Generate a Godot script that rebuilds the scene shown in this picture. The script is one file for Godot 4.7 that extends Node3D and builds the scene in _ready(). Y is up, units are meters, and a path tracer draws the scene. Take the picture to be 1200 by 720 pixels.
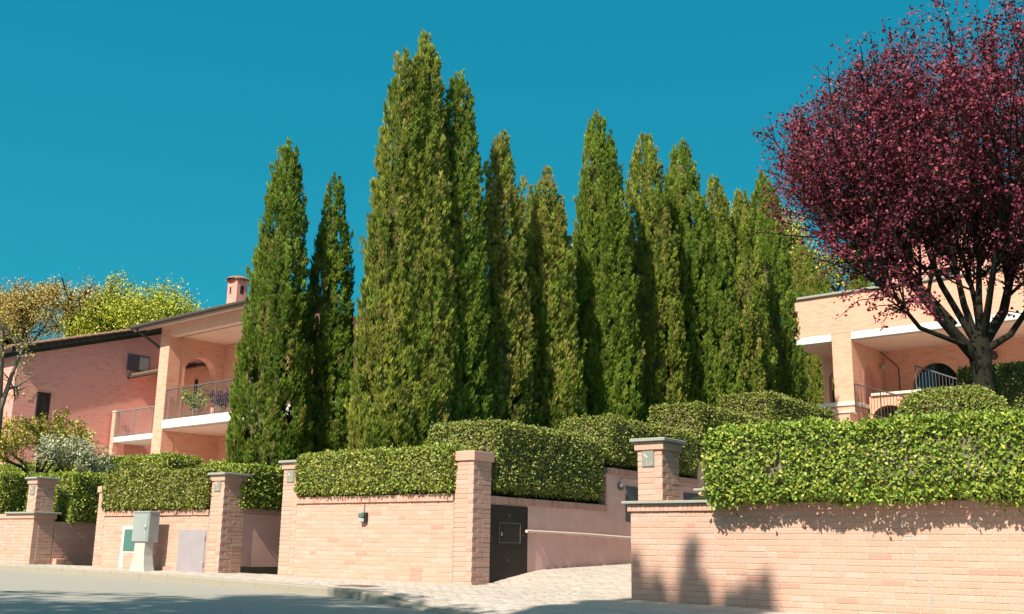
extends Node3D

# ---------------------------------------------------------------- state
var rng := RandomNumberGenerator.new()
var count := {}
var M := {}
var cam: Camera3D
var nz := FastNoiseLite.new()
var brick_mesh: ArrayMesh
var header_mesh: ArrayMesh
var brick_tints := []
var brick_mats := []
const GROUND_ROLL := 0.016

# ---------------------------------------------------------------- mesh builder
class MB:
	var v := PackedVector3Array()
	var n := PackedVector3Array()
	var c := PackedColorArray()
	var ix := PackedInt32Array()
	var xf := Transform3D.IDENTITY

	func poly(p: Array, col := Color.WHITE, out = null) -> void:
		# convex polygon; counter-clockwise seen from outside, or turned away from the point OUT
		var q := []
		for a in p: q.append(xf * (a as Vector3))
		var nn: Vector3 = ((q[1] - q[0]) as Vector3).cross(q[2] - q[0]).normalized()
		if out != null:
			var mid := Vector3.ZERO
			for a in q: mid += a / float(q.size())
			if nn.dot(mid - xf * (out as Vector3)) < 0.0:
				q.reverse()
				nn = -nn
		var i := v.size()
		for a in q:
			v.append(a); n.append(nn); c.append(col)
		for k in range(1, q.size() - 1):
			ix.append_array(PackedInt32Array([i, i + k + 1, i + k]))

	func box(lo: Vector3, hi: Vector3, col := Color.WHITE) -> void:
		var m := (lo + hi) * 0.5
		for a in 3:
			for s in [0, 1]:
				var b := (a + 1) % 3
				var d := (a + 2) % 3
				var p := []
				for k in [[0, 0], [1, 0], [1, 1], [0, 1]]:
					var q := Vector3.ZERO
					q[a] = hi[a] if s else lo[a]
					q[b] = hi[b] if k[0] else lo[b]
					q[d] = hi[d] if k[1] else lo[d]
					p.append(q)
				poly(p, col, m)

	func cbox(lo: Vector3, hi: Vector3, ch: float, col := Color.WHITE) -> void:
		var m := (lo + hi) * 0.5
		var h := (hi - lo) * 0.5
		ch = minf(ch, minf(h.x, minf(h.y, h.z)) * 0.9)
		var pt := func(a: int, sx: int, sy: int, sz: int) -> Vector3:
			var s := Vector3(sx, sy, sz)
			var q := Vector3.ZERO
			for k in 3: q[k] = s[k] * (h[k] if k == a else h[k] - ch)
			return m + q
		for s in [-1, 1]:
			poly([pt.call(0, s, -1, -1), pt.call(0, s, 1, -1), pt.call(0, s, 1, 1), pt.call(0, s, -1, 1)], col, m)
			poly([pt.call(1, -1, s, -1), pt.call(1, 1, s, -1), pt.call(1, 1, s, 1), pt.call(1, -1, s, 1)], col, m)
			poly([pt.call(2, -1, -1, s), pt.call(2, 1, -1, s), pt.call(2, 1, 1, s), pt.call(2, -1, 1, s)], col, m)
			for t in [-1, 1]:
				poly([pt.call(0, s, t, -1), pt.call(0, s, t, 1), pt.call(1, s, t, 1), pt.call(1, s, t, -1)], col, m)
				poly([pt.call(1, -1, s, t), pt.call(1, 1, s, t), pt.call(2, 1, s, t), pt.call(2, -1, s, t)], col, m)
				poly([pt.call(0, s, -1, t), pt.call(0, s, 1, t), pt.call(2, s, 1, t), pt.call(2, s, -1, t)], col, m)
				for u in [-1, 1]:
					poly([pt.call(0, s, t, u), pt.call(1, s, t, u), pt.call(2, s, t, u)], col, m)

	func tube(pts: Array, rad: Array, sides := 6, col := Color.WHITE, caps := true) -> void:
		var first := v.size()
		var last_x := Vector3.ZERO
		for k in pts.size():
			var d: Vector3 = ((pts[mini(k + 1, pts.size() - 1)] as Vector3) - pts[maxi(k - 1, 0)]).normalized()
			var x := last_x
			if k == 0:
				x = d.cross(Vector3.UP if absf(d.y) < 0.9 else Vector3.RIGHT)
			x = (x - d * x.dot(d)).normalized()
			last_x = x
			var y := d.cross(x)
			for s in sides:
				var a := TAU * s / sides
				var o := x * cos(a) + y * sin(a)
				v.append(xf * ((pts[k] as Vector3) + o * float(rad[k])))
				n.append((xf.basis * o).normalized()); c.append(col)
		for k in pts.size() - 1:
			for s in sides:
				var a := first + k * sides + s
				var b := first + k * sides + (s + 1) % sides
				ix.append_array(PackedInt32Array([a, a + sides, b, b, a + sides, b + sides]))
		if caps:
			for e in [0, pts.size() - 1]:
				var p := []
				for s in sides: p.append(xf.affine_inverse() * v[first + e * sides + s])
				poly(p, col, pts[1] if e == 0 else pts[e - 1])

	func lathe(at: Vector3, prof: Array, sides := 16, col := Color.WHITE) -> void:
		# prof: [[radius, y] ...] from the bottom up
		var first := v.size()
		for k in prof.size():
			var pa: Array = prof[maxi(k - 1, 0)]
			var pb: Array = prof[mini(k + 1, prof.size() - 1)]
			var t := Vector2(float(pb[0]) - float(pa[0]), float(pb[1]) - float(pa[1])).normalized()
			for s in sides:
				var a := TAU * s / sides
				v.append(xf * (at + Vector3(cos(a) * float(prof[k][0]), float(prof[k][1]), sin(a) * float(prof[k][0]))))
				n.append((xf.basis * Vector3(cos(a) * t.y, -t.x, sin(a) * t.y)).normalized()); c.append(col)
		for k in prof.size() - 1:
			for s in sides:
				var a := first + k * sides + s
				var b := first + k * sides + (s + 1) % sides
				ix.append_array(PackedInt32Array([a, b, a + sides, b, b + sides, a + sides]))

	func arch(s0: float, s1: float, y0: float, y1: float, a0: float, a1: float, spring: float, rise: float, z0: float, z1: float, col := Color.WHITE) -> void:
		# a wall panel in the xy plane from z0 (back) to z1 (front) with an arched opening from y0 up
		var N := 14
		var cx := (a0 + a1) * 0.5
		var r := (a1 - a0) * 0.5
		var top := []
		for k in N + 1:
			var t := PI * (1.0 - float(k) / N)
			top.append(Vector2(cx + cos(t) * r, spring + sin(t) * rise))
		if a0 > s0: box(Vector3(s0, y0, z0), Vector3(a0, y1, z1), col)
		if s1 > a1: box(Vector3(a1, y0, z0), Vector3(s1, y1, z1), col)
		for k in N:
			var p: Vector2 = top[k]
			var q: Vector2 = top[k + 1]
			poly([Vector3(p.x, p.y, z1), Vector3(q.x, q.y, z1), Vector3(q.x, y1, z1), Vector3(p.x, y1, z1)], col)
			poly([Vector3(q.x, q.y, z0), Vector3(p.x, p.y, z0), Vector3(p.x, y1, z0), Vector3(q.x, y1, z0)], col)
			poly([Vector3(p.x, p.y, z0), Vector3(q.x, q.y, z0), Vector3(q.x, q.y, z1), Vector3(p.x, p.y, z1)], col, Vector3(cx, 9999, 0))
		poly([Vector3(a0, y1, z0), Vector3(a1, y1, z0), Vector3(a1, y1, z1), Vector3(a0, y1, z1)], col, Vector3(cx, spring, (z0 + z1) * 0.5))

	func done() -> ArrayMesh:
		var a := []
		a.resize(Mesh.ARRAY_MAX)
		a[Mesh.ARRAY_VERTEX] = v
		a[Mesh.ARRAY_NORMAL] = n
		a[Mesh.ARRAY_COLOR] = c
		a[Mesh.ARRAY_INDEX] = ix
		var m := ArrayMesh.new()
		m.add_surface_from_arrays(Mesh.PRIMITIVE_TRIANGLES, a)
		return m

# ---------------------------------------------------------------- nodes
func numbered(parent: Node, called: String) -> String:
	var key := str(parent.get_instance_id()) + called
	var k: int = count.get(key, 0)
	count[key] = k + 1
	return called if k == 0 else called + "_%03d" % k

func thing(called: String, label: String, category: String, at := Vector3.ZERO, group := "", turn := 0.0) -> Node3D:
	var o := Node3D.new()
	o.name = numbered(self, called)
	o.position = at
	o.rotation.y = turn
	o.set_meta("label", label)
	o.set_meta("category", category)
	if group: o.set_meta("group", group)
	add_child(o)
	return o

func part(parent: Node, called: String, mesh: Mesh, mat: Material, kind := "") -> MeshInstance3D:
	var o := MeshInstance3D.new()
	o.mesh = mesh
	o.material_override = mat
	o.name = numbered(parent, called)
	if kind: o.set_meta("kind", kind)
	parent.add_child(o)
	return o

func bx(parent: Node, called: String, lo: Vector3, hi: Vector3, mat: Material, ch := 0.006) -> MeshInstance3D:
	var m := MB.new()
	if ch > 0.0: m.cbox(lo, hi, ch)
	else: m.box(lo, hi)
	return part(parent, called, m.done(), mat)

func structure(called: String, mesh: Mesh, mat: Material) -> MeshInstance3D:
	return part(self, called, mesh, mat, "structure")

func copies(parent: Node, called: String, mesh: Mesh, mat: Material, xfs: Array, cols: PackedColorArray) -> MultiMeshInstance3D:
	var mm := MultiMesh.new()
	mm.transform_format = MultiMesh.TRANSFORM_3D
	mm.use_colors = true
	mm.mesh = mesh
	mm.instance_count = xfs.size()
	for i in xfs.size():
		mm.set_instance_transform(i, xfs[i])
		mm.set_instance_color(i, cols[i])
	var o := MultiMeshInstance3D.new()
	o.multimesh = mm
	o.material_override = mat
	o.name = numbered(parent, called)
	o.set_meta("kind", "stuff")
	parent.add_child(o)
	return o

# ---------------------------------------------------------------- materials
func noise_tex(seed_: int, freq: float, lo: float, hi: float, size := 256, octaves := 4, tint_lo := Color.WHITE, tint_hi := Color.WHITE) -> ImageTexture:
	var f := FastNoiseLite.new()
	f.seed = seed_
	f.noise_type = FastNoiseLite.TYPE_SIMPLEX_SMOOTH
	f.frequency = freq
	f.fractal_octaves = octaves
	var g := f.get_seamless_image(size, size)
	var im := Image.create(size, size, false, Image.FORMAT_RGB8)
	for y in size:
		for x in size:
			var t := g.get_pixel(x, y).r
			var k := lerpf(lo, hi, t)
			var tc := tint_lo.lerp(tint_hi, t)
			im.set_pixel(x, y, Color(k * tc.r, k * tc.g, k * tc.b))
	im.generate_mipmaps()
	return ImageTexture.create_from_image(im)

func mat(lin: Color, rough := 0.9, tex: Texture2D = null, scale := 1.0, bump: Texture2D = null, bump_cm := 0.0, world := true) -> StandardMaterial3D:
	var m := StandardMaterial3D.new()
	m.albedo_color = lin.linear_to_srgb()
	m.roughness = rough
	m.metallic_specular = 0.35
	if tex or bump:
		m.uv1_triplanar = true
		m.uv1_world_triplanar = world
		m.uv1_scale = Vector3.ONE * scale
		m.uv1_triplanar_sharpness = 4.0
	if tex: m.albedo_texture = tex
	if bump:
		m.heightmap_enabled = true
		m.heightmap_texture = bump
		m.heightmap_scale = bump_cm
	return m

func leaf_mat(rough: float, back: Color, spec := 0.4) -> StandardMaterial3D:
	var m := StandardMaterial3D.new()
	m.vertex_color_use_as_albedo = true
	m.albedo_color = Color.WHITE
	m.roughness = rough
	m.metallic_specular = spec
	m.cull_mode = BaseMaterial3D.CULL_DISABLED
	m.backlight_enabled = true
	m.backlight = back
	return m

func brick_texture(seed_: int) -> Array:
	# a far-off brick face: 12 bricks by 42 courses, 3.12 m by 2.94 m
	var W := 768
	var H := 756
	var im := Image.create(W, H, false, Image.FORMAT_RGB8)
	var r := RandomNumberGenerator.new()
	r.seed = seed_
	im.fill(Color(0.84, 0.81, 0.79))
	for row in 42:
		var y := row * 18
		var off := 32 if row % 2 else 0
		for k in range(-1, 13):
			var x := k * 64 + off
			var t := r.randf()
			var col := Color(0.97, 0.955, 0.95).lerp(Color(1.0, 0.99, 0.98), t)
			if r.randf() < 0.14: col = Color(0.97, 0.93, 0.91)
			if r.randf() < 0.05: col = Color(0.94, 0.90, 0.88)
			im.fill_rect(Rect2i(maxi(x + 1, 0), y + 1, mini(62, W - x), 16), col)
	im.generate_mipmaps()
	return [ImageTexture.create_from_image(im), Vector3(1.0 / 3.12, 1.0 / 2.94, 1.0 / 3.12)]

func make_materials() -> void:
	var fine := noise_tex(3, 0.05, 0.80, 1.0, 256, 5)
	var grain := noise_tex(5, 0.11, 0.72, 1.0, 256, 4)
	var smooth := noise_tex(6, 0.03, 0.94, 1.0, 128, 3)
	var blotch := noise_tex(8, 0.018, 0.80, 1.0, 256, 4)
	var bumpt := noise_tex(12, 0.09, 0.0, 1.0, 256, 4)
	M.fine = fine; M.grain = grain; M.blotch = blotch; M.bump = bumpt
	# bricks: pale rose-ochre tones
	for t in [Color(0.840, 0.494, 0.391), Color(0.849, 0.517, 0.419), Color(0.820, 0.465, 0.367), Color(0.849, 0.536, 0.438), Color(0.840, 0.503, 0.409), Color(0.763, 0.408, 0.329), Color(0.840, 0.488, 0.381), Color(0.859, 0.555, 0.467)]:
		brick_tints.append(t)
		var bm := mat(t, 0.92, grain, 2.3, bumpt, 0.25)
		brick_mats.append(bm)
	M.brick_stuff = mat(Color.WHITE, 0.92, grain, 2.3, bumpt, 0.25)
	M.brick_stuff.vertex_color_use_as_albedo = true
	M.mortar = mat(Color(0.60, 0.49, 0.42), 0.95, fine, 1.7)
	M.pink = mat(Color(0.86, 0.545, 0.49), 0.93, noise_tex(15, 0.02, 0.93, 1.0, 256, 5), 0.45)
	M.stone = mat(Color(0.44, 0.46, 0.41), 0.85, grain, 1.9, bumpt, 0.2)
	M.plinth = mat(Color(0.13, 0.115, 0.085), 0.9, grain, 2.0, bumpt, 0.4)
	M.white = mat(Color(0.80, 0.78, 0.74), 0.85, smooth, 0.6)
	M.soffit = mat(Color(0.80, 0.55, 0.47), 0.9, smooth, 0.5)
	M.steel = mat(Color(0.24, 0.23, 0.23), 0.5, smooth, 0.7)
	M.black = mat(Color(0.050, 0.040, 0.034), 0.55, grain, 1.1)
	M.blackline = mat(Color(0.05, 0.046, 0.042), 0.6, grain, 1.1)
	M.shutter = mat(Color(0.115, 0.12, 0.13), 0.6, smooth, 1.0)
	M.lilac = mat(Color(0.36, 0.325, 0.355), 0.55, smooth, 0.9)
	M.cabinet = mat(Color(0.315, 0.35, 0.35), 0.6, smooth, 0.9)
	M.pedestal = mat(Color(0.47, 0.49, 0.47), 0.75, smooth, 0.9)
	M.teal = mat(Color(0.11, 0.25, 0.23), 0.6, grain, 4.0)
	M.pale = mat(Color(0.72, 0.66, 0.59), 0.9, smooth, 1.5)
	M.plaque = mat(Color(0.36, 0.37, 0.34), 0.4, grain, 7.0)
	M.plaquelight = mat(Color(0.62, 0.62, 0.57), 0.4, grain, 7.0)
	M.glass = mat(Color(0.012, 0.014, 0.016), 0.06)
	M.glass.metallic_specular = 0.6
	M.curtain = mat(Color(0.42, 0.44, 0.44), 0.35, smooth, 0.8)
	M.brown = mat(Color(0.05, 0.032, 0.024), 0.6, grain, 0.9)
	M.gutter = mat(Color(0.075, 0.062, 0.055), 0.5, smooth, 0.6)
	M.tile = mat(Color(0.42, 0.24, 0.16), 0.9, grain, 1.3)
	M.bark = mat(Color(0.034, 0.033, 0.024), 0.95, grain, 1.4, bumpt, 1.2)
	M.palebark = mat(Color(0.24, 0.205, 0.165), 0.95, grain, 2.0)
	M.twig = mat(Color(0.10, 0.08, 0.06), 0.95, grain, 2.0)
	M.thicket = mat(Color(0.27, 0.23, 0.16), 1.0, grain, 1.2)
	M.asphalt = mat(Color(0.475, 0.45, 0.405), 0.95, noise_tex(31, 0.16, 0.74, 1.0, 512, 6), 0.37, bumpt, 0.3)
	M.joint = mat(Color(0.42, 0.36, 0.30), 0.95, grain, 1.6)
	M.paver = mat(Color.WHITE, 0.93, grain, 1.9, bumpt, 0.2)
	M.paver.vertex_color_use_as_albedo = true
	M.kerb = mat(Color(0.47, 0.425, 0.35), 0.93, grain, 1.6, bumpt, 0.35)
	M.paint = mat(Color(0.78, 0.76, 0.71), 0.8, noise_tex(41, 0.1, 0.45, 1.0), 1.4)
	M.soil = mat(Color(0.10, 0.10, 0.045), 1.0, noise_tex(43, 0.06, 0.45, 1.0, 256, 5, Color(1, 0.8, 0.6), Color(0.8, 1, 0.6)), 0.5, bumpt, 3.0)
	M.bounceground = mat(Color(0.62, 0.56, 0.49), 0.95, grain, 0.8)  # pale tone picked to throw sunlight back into shaded faces
	M.filler = mat(Color(0.30, 0.37, 0.37), 0.9)
	M.railpink = mat(Color(0.74, 0.60, 0.55), 0.6, smooth, 1.5)
	M.cypress_wood = mat(Color(0.17, 0.16, 0.07), 1.0, grain, 1.2)
	M.rust = mat(Color(0.30, 0.15, 0.11), 0.85, grain, 3.0)
	M.field = mat(Color(0.11, 0.12, 0.05), 1.0, noise_tex(44, 0.02, 0.6, 1.0), 0.05)
	M.purple = mat(Color(0.20, 0.11, 0.15), 0.8, smooth, 1.0)
	var bt := brick_texture(77)
	for k in [["house_brick", Color(0.80, 0.44, 0.335)], ["house_brick_red", Color(0.80, 0.385, 0.35)]]:
		var hb := mat(k[1], 0.93, bt[0], 1.0, null, 0.0, false)
		hb.uv1_scale = bt[1]
		M[k[0]] = hb
	M.leaf = leaf_mat(0.42, Color(0.16, 0.18, 0.04))
	M.needle = leaf_mat(0.7, Color(0.03, 0.036, 0.006), 0.25)
	M.plum = leaf_mat(0.58, Color(0.20, 0.03, 0.045), 0.3)

# ---------------------------------------------------------------- measuring
func pixel(p: Vector3) -> Vector3:
	var q := cam.transform.affine_inverse() * p
	var f := 614.0 * 0.5 / tan(deg_to_rad(cam.fov) * 0.5)
	return Vector3(512.0 + f * q.x / maxf(-q.z, 0.01), 307.0 - f * q.y / maxf(-q.z, 0.01), -q.z)

func in_frame(p: Vector3) -> bool:
	var q := pixel(p)
	return q.z > 0.5 and q.x > -4.0 and q.x < 1028.0 and q.y > -4.0 and q.y < 618.0

# ---------------------------------------------------------------- ground heights
const KERB := [[-40.0, -3.4], [-20.0, -0.4], [-14.0, 0.35], [-12.0, 0.62], [-8.4, 0.93], [-5.6, 1.2], [-2.64, 1.72], [-0.36, 2.25], [0.87, 2.68], [1.9, 3.05], [3.0, 3.35], [4.2, 3.6], [6.0, 4.0], [12.0, 5.3], [40.0, 12.0]]
func kerb_z(x: float) -> float:
	for k in KERB.size() - 1:
		if x <= KERB[k + 1][0] or k == KERB.size() - 2:
			return remap(x, KERB[k][0], KERB[k + 1][0], KERB[k][1], KERB[k + 1][1])
	return 0.0

func dropped(x: float) -> float:
	return smoothstep(0.5, 1.9, x) * (1.0 - smoothstep(4.1, 5.2, x))

func pave_y(x: float, z: float) -> float:
	var y := -0.022 * x if x > 0.0 else -0.004 * maxf(x, -20.0)
	if z < 0.0 and x > -0.4 and x < 3.2:
		var t := -z
		if t < 2.0: y += 0.2 * smoothstep(0.0, 2.2, t) * 1.1
		elif t < 4.6: y += 0.216 + 0.035 * (t - 2.0) * 0.9
		else: y += 0.30 + 0.12 * (t - 4.6)
		return y
	if z > 0.0: y -= 0.012 * z
	var d := kerb_z(x) - z
	y -= dropped(x) * 0.075 * (1.0 - smoothstep(0.0, 1.1, d))
	return y

func road_y(x: float, z: float) -> float:
	var k := kerb_z(x)
	var y := -0.022 * x if x > 0.0 else -0.004 * maxf(x, -20.0)
	return y - 0.012 * k - 0.105 + 0.02 * smoothstep(0.0, 3.5, z - k) - 0.02 * smoothstep(3.5, 7.0, z - k)

func land_y(x: float, z: float) -> float:
	var v := maxf(-z, 0.0)
	var w := minf(v, 26.0)
	var side := smoothstep(-14.0, -2.0, x)
	var y := 1.08 + w * lerpf(0.11, 0.165, side) + (v - w) * 0.05
	if x > 3.0: y += 0.35 * smoothstep(3.0, 7.0, x) * smoothstep(0.0, 4.0, v)
	return y

func sheet(mb: MB, x0: float, x1: float, z0: float, z1: float, nx: int, nzz: int, f: Callable, skip = null) -> void:
	for i in nx:
		for j in nzz:
			var xa := lerpf(x0, x1, float(i) / nx)
			var xb := lerpf(x0, x1, float(i + 1) / nx)
			var za := lerpf(z0, z1, float(j) / nzz)
			var zb := lerpf(z0, z1, float(j + 1) / nzz)
			if skip != null and skip.call((xa + xb) * 0.5, (za + zb) * 0.5): continue
			mb.poly([Vector3(xa, f.call(xa, zb), zb), Vector3(xb, f.call(xb, zb), zb), Vector3(xb, f.call(xb, za), za)])
			mb.poly([Vector3(xa, f.call(xa, zb), zb), Vector3(xb, f.call(xb, za), za), Vector3(xa, f.call(xa, za), za)])

# ---------------------------------------------------------------- bricks
func new_brick(size: Vector3) -> ArrayMesh:
	var m := MB.new()
	m.cbox(-size * 0.5, size * 0.5, 0.0032)
	return m.done()

# list entries: [centre, size, tint index, yaw (0 or 1: turned a quarter)]
func lay_course(list: Array, along: Vector3, start: Vector3, length: float, h: float, deep: Vector3, row: int, bond := 0.26, first := -1.0) -> void:
	# bricks side by side from START along ALONG; DEEP points into the wall, its length is the brick's depth
	var s := 0.0
	var w := first if first > 0.0 else (bond if row % 2 else bond * 0.5)
	while s < length - 0.012:
		var e := minf(s + w, length)
		if length - e < 0.05: e = length
		var joint := 0.0095
		var lw := e - s - joint
		if lw > 0.015:
			var depth := deep.length()
			var o := rng.randf_range(-0.0015, 0.0015)
			var c := start + along * (s + (e - s) * 0.5) + deep * 0.5 - deep.normalized() * o + Vector3.UP * h * 0.5
			var turned := 1 if absf(along.z) > 0.5 else 0
			var t := rng.randi() % brick_tints.size()
			if rng.randf() < 0.35: t = [0, 1, 4, 6][rng.randi() % 4]
			if t == 5 and rng.randf() < 0.5: t = 2
			list.append([c, Vector3(lw, h - 0.0095, depth), t, turned])
		s = e
		w = bond
		if rng.randf() < 0.13: w = bond * 0.5

func emit_bricks(parent: Node3D, list: Array, most := 300, called := "brick") -> void:
	var seen := []
	var rest := []
	for b in list:
		if in_frame(parent.transform * (b[0] as Vector3)): seen.append([(parent.transform * (b[0] as Vector3)).distance_squared_to(cam.position), b])
		else: rest.append(b)
	seen.sort_custom(func(a, b): return a[0] < b[0])
	for k in seen.size():
		var b: Array = seen[k][1]
		if k >= most:
			rest.append(b)
			continue
		var s: Vector3 = b[1]
		var short := s.x < 0.16
		var o := MeshInstance3D.new()
		o.mesh = header_mesh if short else brick_mesh
		var ref := Vector3(0.12, 0.0605, 0.11) if short else Vector3(0.2515, 0.0605, 0.11)
		var bs := Basis.IDENTITY.scaled(Vector3(s.x / ref.x, s.y / ref.y, s.z / ref.z))
		if b[3]: bs = Basis(Vector3.UP, PI * 0.5) * bs
		o.transform = Transform3D(bs, b[0])
		o.material_override = brick_mats[b[2]]
		o.name = numbered(parent, called)
		parent.add_child(o)
	if rest.size():
		var m := MB.new()
		for b in rest:
			var s: Vector3 = b[1]
			if b[3]: s = Vector3(s.z, s.y, s.x)
			m.cbox((b[0] as Vector3) - s * 0.5, (b[0] as Vector3) + s * 0.5, 0.0032, brick_tints[b[2]])
		part(parent, "brickwork", m.done(), M.brick_stuff, "stuff")

func brick_face(list: Array, x0: float, x1: float, y0: float, y1: float, zf: float, pitch := 0.069, deep := 0.11) -> void:
	var rows := int(round((y1 - y0) / pitch))
	var h := (y1 - y0) / rows
	for r in rows:
		lay_course(list, Vector3.RIGHT, Vector3(x0, y0 + r * h, zf), x1 - x0, h, Vector3(0, 0, -deep), r)

func side_face(list: Array, z0: float, z1: float, y0: float, y1: float, xf: float, pitch := 0.069, deep := 0.11) -> void:
	# face that looks along +x, laid from the front (z0) to the back (z1 < z0)
	var rows := int(round((y1 - y0) / pitch))
	var h := (y1 - y0) / rows
	for r in rows:
		lay_course(list, Vector3.FORWARD, Vector3(xf, y0 + r * h, z0), z0 - z1, h, Vector3(-deep, 0, 0), r)

func coping(parent: Node3D, along: Vector3, start: Vector3, length: float, deep: Vector3, h: float, called := "coping") -> void:
	# a row of bricks on edge
	var m := MB.new()
	var s := 0.0
	while s < length - 0.01:
		var e := minf(s + 0.066, length)
		var j := rng.randf_range(-0.003, 0.003)
		var a := start + along * (s + 0.003) - deep.normalized() * j
		var b := start + along * (e - 0.003) + deep + Vector3.UP * (h + rng.randf_range(-0.002, 0.002))
		var lo := Vector3(minf(a.x, b.x), minf(a.y, b.y), minf(a.z, b.z))
		var hi := Vector3(maxf(a.x, b.x), maxf(a.y, b.y), maxf(a.z, b.z))
		m.cbox(lo, hi, 0.004, brick_tints[[0, 1, 2, 4, 6, 5][rng.randi() % 6]])
		s = e
	part(parent, called, m.done(), M.brick_stuff, "stuff")
	var bed := MB.new()
	var a2 := start + deep.normalized() * 0.006 + Vector3.UP * 0.003
	var b2 := start + along * length + deep * 0.98 + Vector3.UP * (h - 0.006)
	bed.box(Vector3(minf(a2.x, b2.x), minf(a2.y, b2.y), minf(a2.z, b2.z)), Vector3(maxf(a2.x, b2.x), maxf(a2.y, b2.y), maxf(a2.z, b2.z)))
	part(parent, "coping_mortar", bed.done(), M.mortar)

func pillar(label: String, x0: float, x1: float, z0: float, z1: float, y0: float, y1: float, collar: float, slab: bool) -> Node3D:
	# z0 front, z1 back; the top of the bricks at y1
	var t := thing("brick_pillar", label, "pillar", Vector3.ZERO, "brick pillars along the street")
	var core := MB.new()
	core.box(Vector3(x0 + 0.012, y0, z1 + 0.012), Vector3(x1 - 0.006, y1 + 0.01, z0 - 0.006))
	part(t, "mortar", core.done(), M.mortar)
	var list := []
	var rows := int(round((y1 - collar - y0) / 0.069))
	var h := (y1 - collar - y0) / rows
	var w := x1 - x0
	for r in rows:
		var y := y0 + r * h
		if r % 2 == 0:
			lay_course(list, Vector3.RIGHT, Vector3(x0, y, z0), w, h, Vector3(0, 0, -0.11), r, 0.25, 0.25)
			lay_course(list, Vector3.FORWARD, Vector3(x1, y, z0 - 0.112), z0 - 0.112 - z1, h, Vector3(-0.11, 0, 0), r, 0.24)
		else:
			lay_course(list, Vector3.RIGHT, Vector3(x0, y, z0), w - 0.112, h, Vector3(0, 0, -0.11), r, 0.25)
			lay_course(list, Vector3.FORWARD, Vector3(x1, y, z0), z0 - z1, h, Vector3(-0.11, 0, 0), r, 0.24)
		# left and back, out of sight
		lay_course(list, Vector3.FORWARD, Vector3(x0 + 0.05, y, z0 - 0.112), z0 - 0.112 - z1, h, Vector3(-0.05, 0, 0), r, 0.24)
	emit_bricks(t, list, 300)
	var cm := MB.new()
	var o := 0.028
	cm.cbox(Vector3(x0 - o, y1 - collar, z1 - o), Vector3(x1 + o, y1, z0 + o), 0.005, brick_tints[0])
	part(t, "collar", cm.done(), M.brick_stuff)
	if slab:
		bx(t, "cap", Vector3(x0 - 0.075, y1 + 0.003, z1 - 0.075), Vector3(x1 + 0.075, y1 + 0.048, z0 + 0.075), M.stone, 0.008)
	return t

func plaque(label: String, x: float, y: float, z: float) -> void:
	var q := thing("pillar_plaque", label, "plaque", Vector3(x, y, z), "grey plaques on the brick pillars")
	bx(q, "tile", Vector3(-0.085, -0.10, -0.004), Vector3(0.085, 0.10, 0.016), M.plaque, 0.004)
	var mk := MB.new()
	mk.xf = Transform3D(Basis(Vector3(0, 0, 1), -0.75), Vector3(-0.03, 0.035, 0.0165))
	mk.cbox(Vector3(-0.038, -0.014, -0.002), Vector3(0.038, 0.014, 0.004), 0.002)
	part(q, "raised_mark", mk.done(), M.plaquelight)
	var mk2 := MB.new()
	mk2.tube([Vector3(0.0, -0.085, 0.0165), Vector3(-0.012, -0.05, 0.0165), Vector3(0.005, -0.02, 0.0165)], [0.006, 0.005, 0.004], 5)
	part(q, "raised_mark", mk2.done(), M.plaquelight)
	var mk3 := MB.new()
	mk3.tube([Vector3(0.028, -0.08, 0.0165), Vector3(0.05, -0.045, 0.0165), Vector3(0.068, -0.08, 0.0165), Vector3(0.03, -0.08, 0.0165)], [0.007, 0.007, 0.007, 0.007], 5)
	part(q, "raised_mark", mk3.done(), M.plaquelight)

# ---------------------------------------------------------------- foliage
func leaf_mesh(L: float, W: float, fold := 0.25) -> ArrayMesh:
	var m := MB.new()
	var rows := [[0.0, 0.02], [0.3, 0.85], [0.62, 1.0], [1.0, 0.0]]
	for s in [-1.0, 1.0]:
		for k in 3:
			var a: Array = rows[k]
			var b: Array = rows[k + 1]
			var p := [Vector3(0, L * a[0], -0.06 * L * a[0] * a[0]), Vector3(s * W * a[1] * 0.5, L * a[0], fold * W * a[1] * 0.5 - 0.06 * L * a[0] * a[0]),
				Vector3(s * W * b[1] * 0.5, L * b[0], fold * W * b[1] * 0.5 - 0.06 * L * b[0] * b[0]), Vector3(0, L * b[0], -0.06 * L * b[0] * b[0])]
			if k == 2: p.remove_at(2)
			m.poly(p, Color.WHITE, Vector3(0, L * 0.5, -9))
	return m.done()

func spray_mesh(seed_: int, L: float, tris: int, w: float, cone: float) -> ArrayMesh:
	var r := RandomNumberGenerator.new()
	r.seed = seed_
	var m := MB.new()
	for k in tris:
		var a := r.randf() * TAU
		var d := Vector3(cos(a) * r.randf() * cone, 1.0, sin(a) * r.randf() * cone).normalized()
		var l := L * r.randf_range(0.55, 1.0)
		var side := d.cross(Vector3(cos(a * 3.1), 0.2, sin(a * 3.1))).normalized() * w * r.randf_range(0.6, 1.0)
		var base := Vector3(r.randf_range(-1, 1), r.randf_range(0, 0.8), r.randf_range(-1, 1)) * L * 0.14
		m.poly([base, base + d * l * 0.55 + side, base + d * l, base + d * l * 0.5 - side])
	return m.done()

func any_dir() -> Vector3:
	var z := rng.randf_range(-1, 1)
	var a := rng.randf() * TAU
	var r := sqrt(1.0 - z * z)
	return Vector3(cos(a) * r, z, sin(a) * r)

func facing(along: Vector3, front: Vector3, s: float) -> Basis:
	var y := along.normalized()
	var x := y.cross(front)
	if x.length() < 0.01: x = y.cross(Vector3(0.3, 0.1, 0.9))
	x = x.normalized()
	return Basis(x * s, y * s, x.cross(y) * s)

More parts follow.
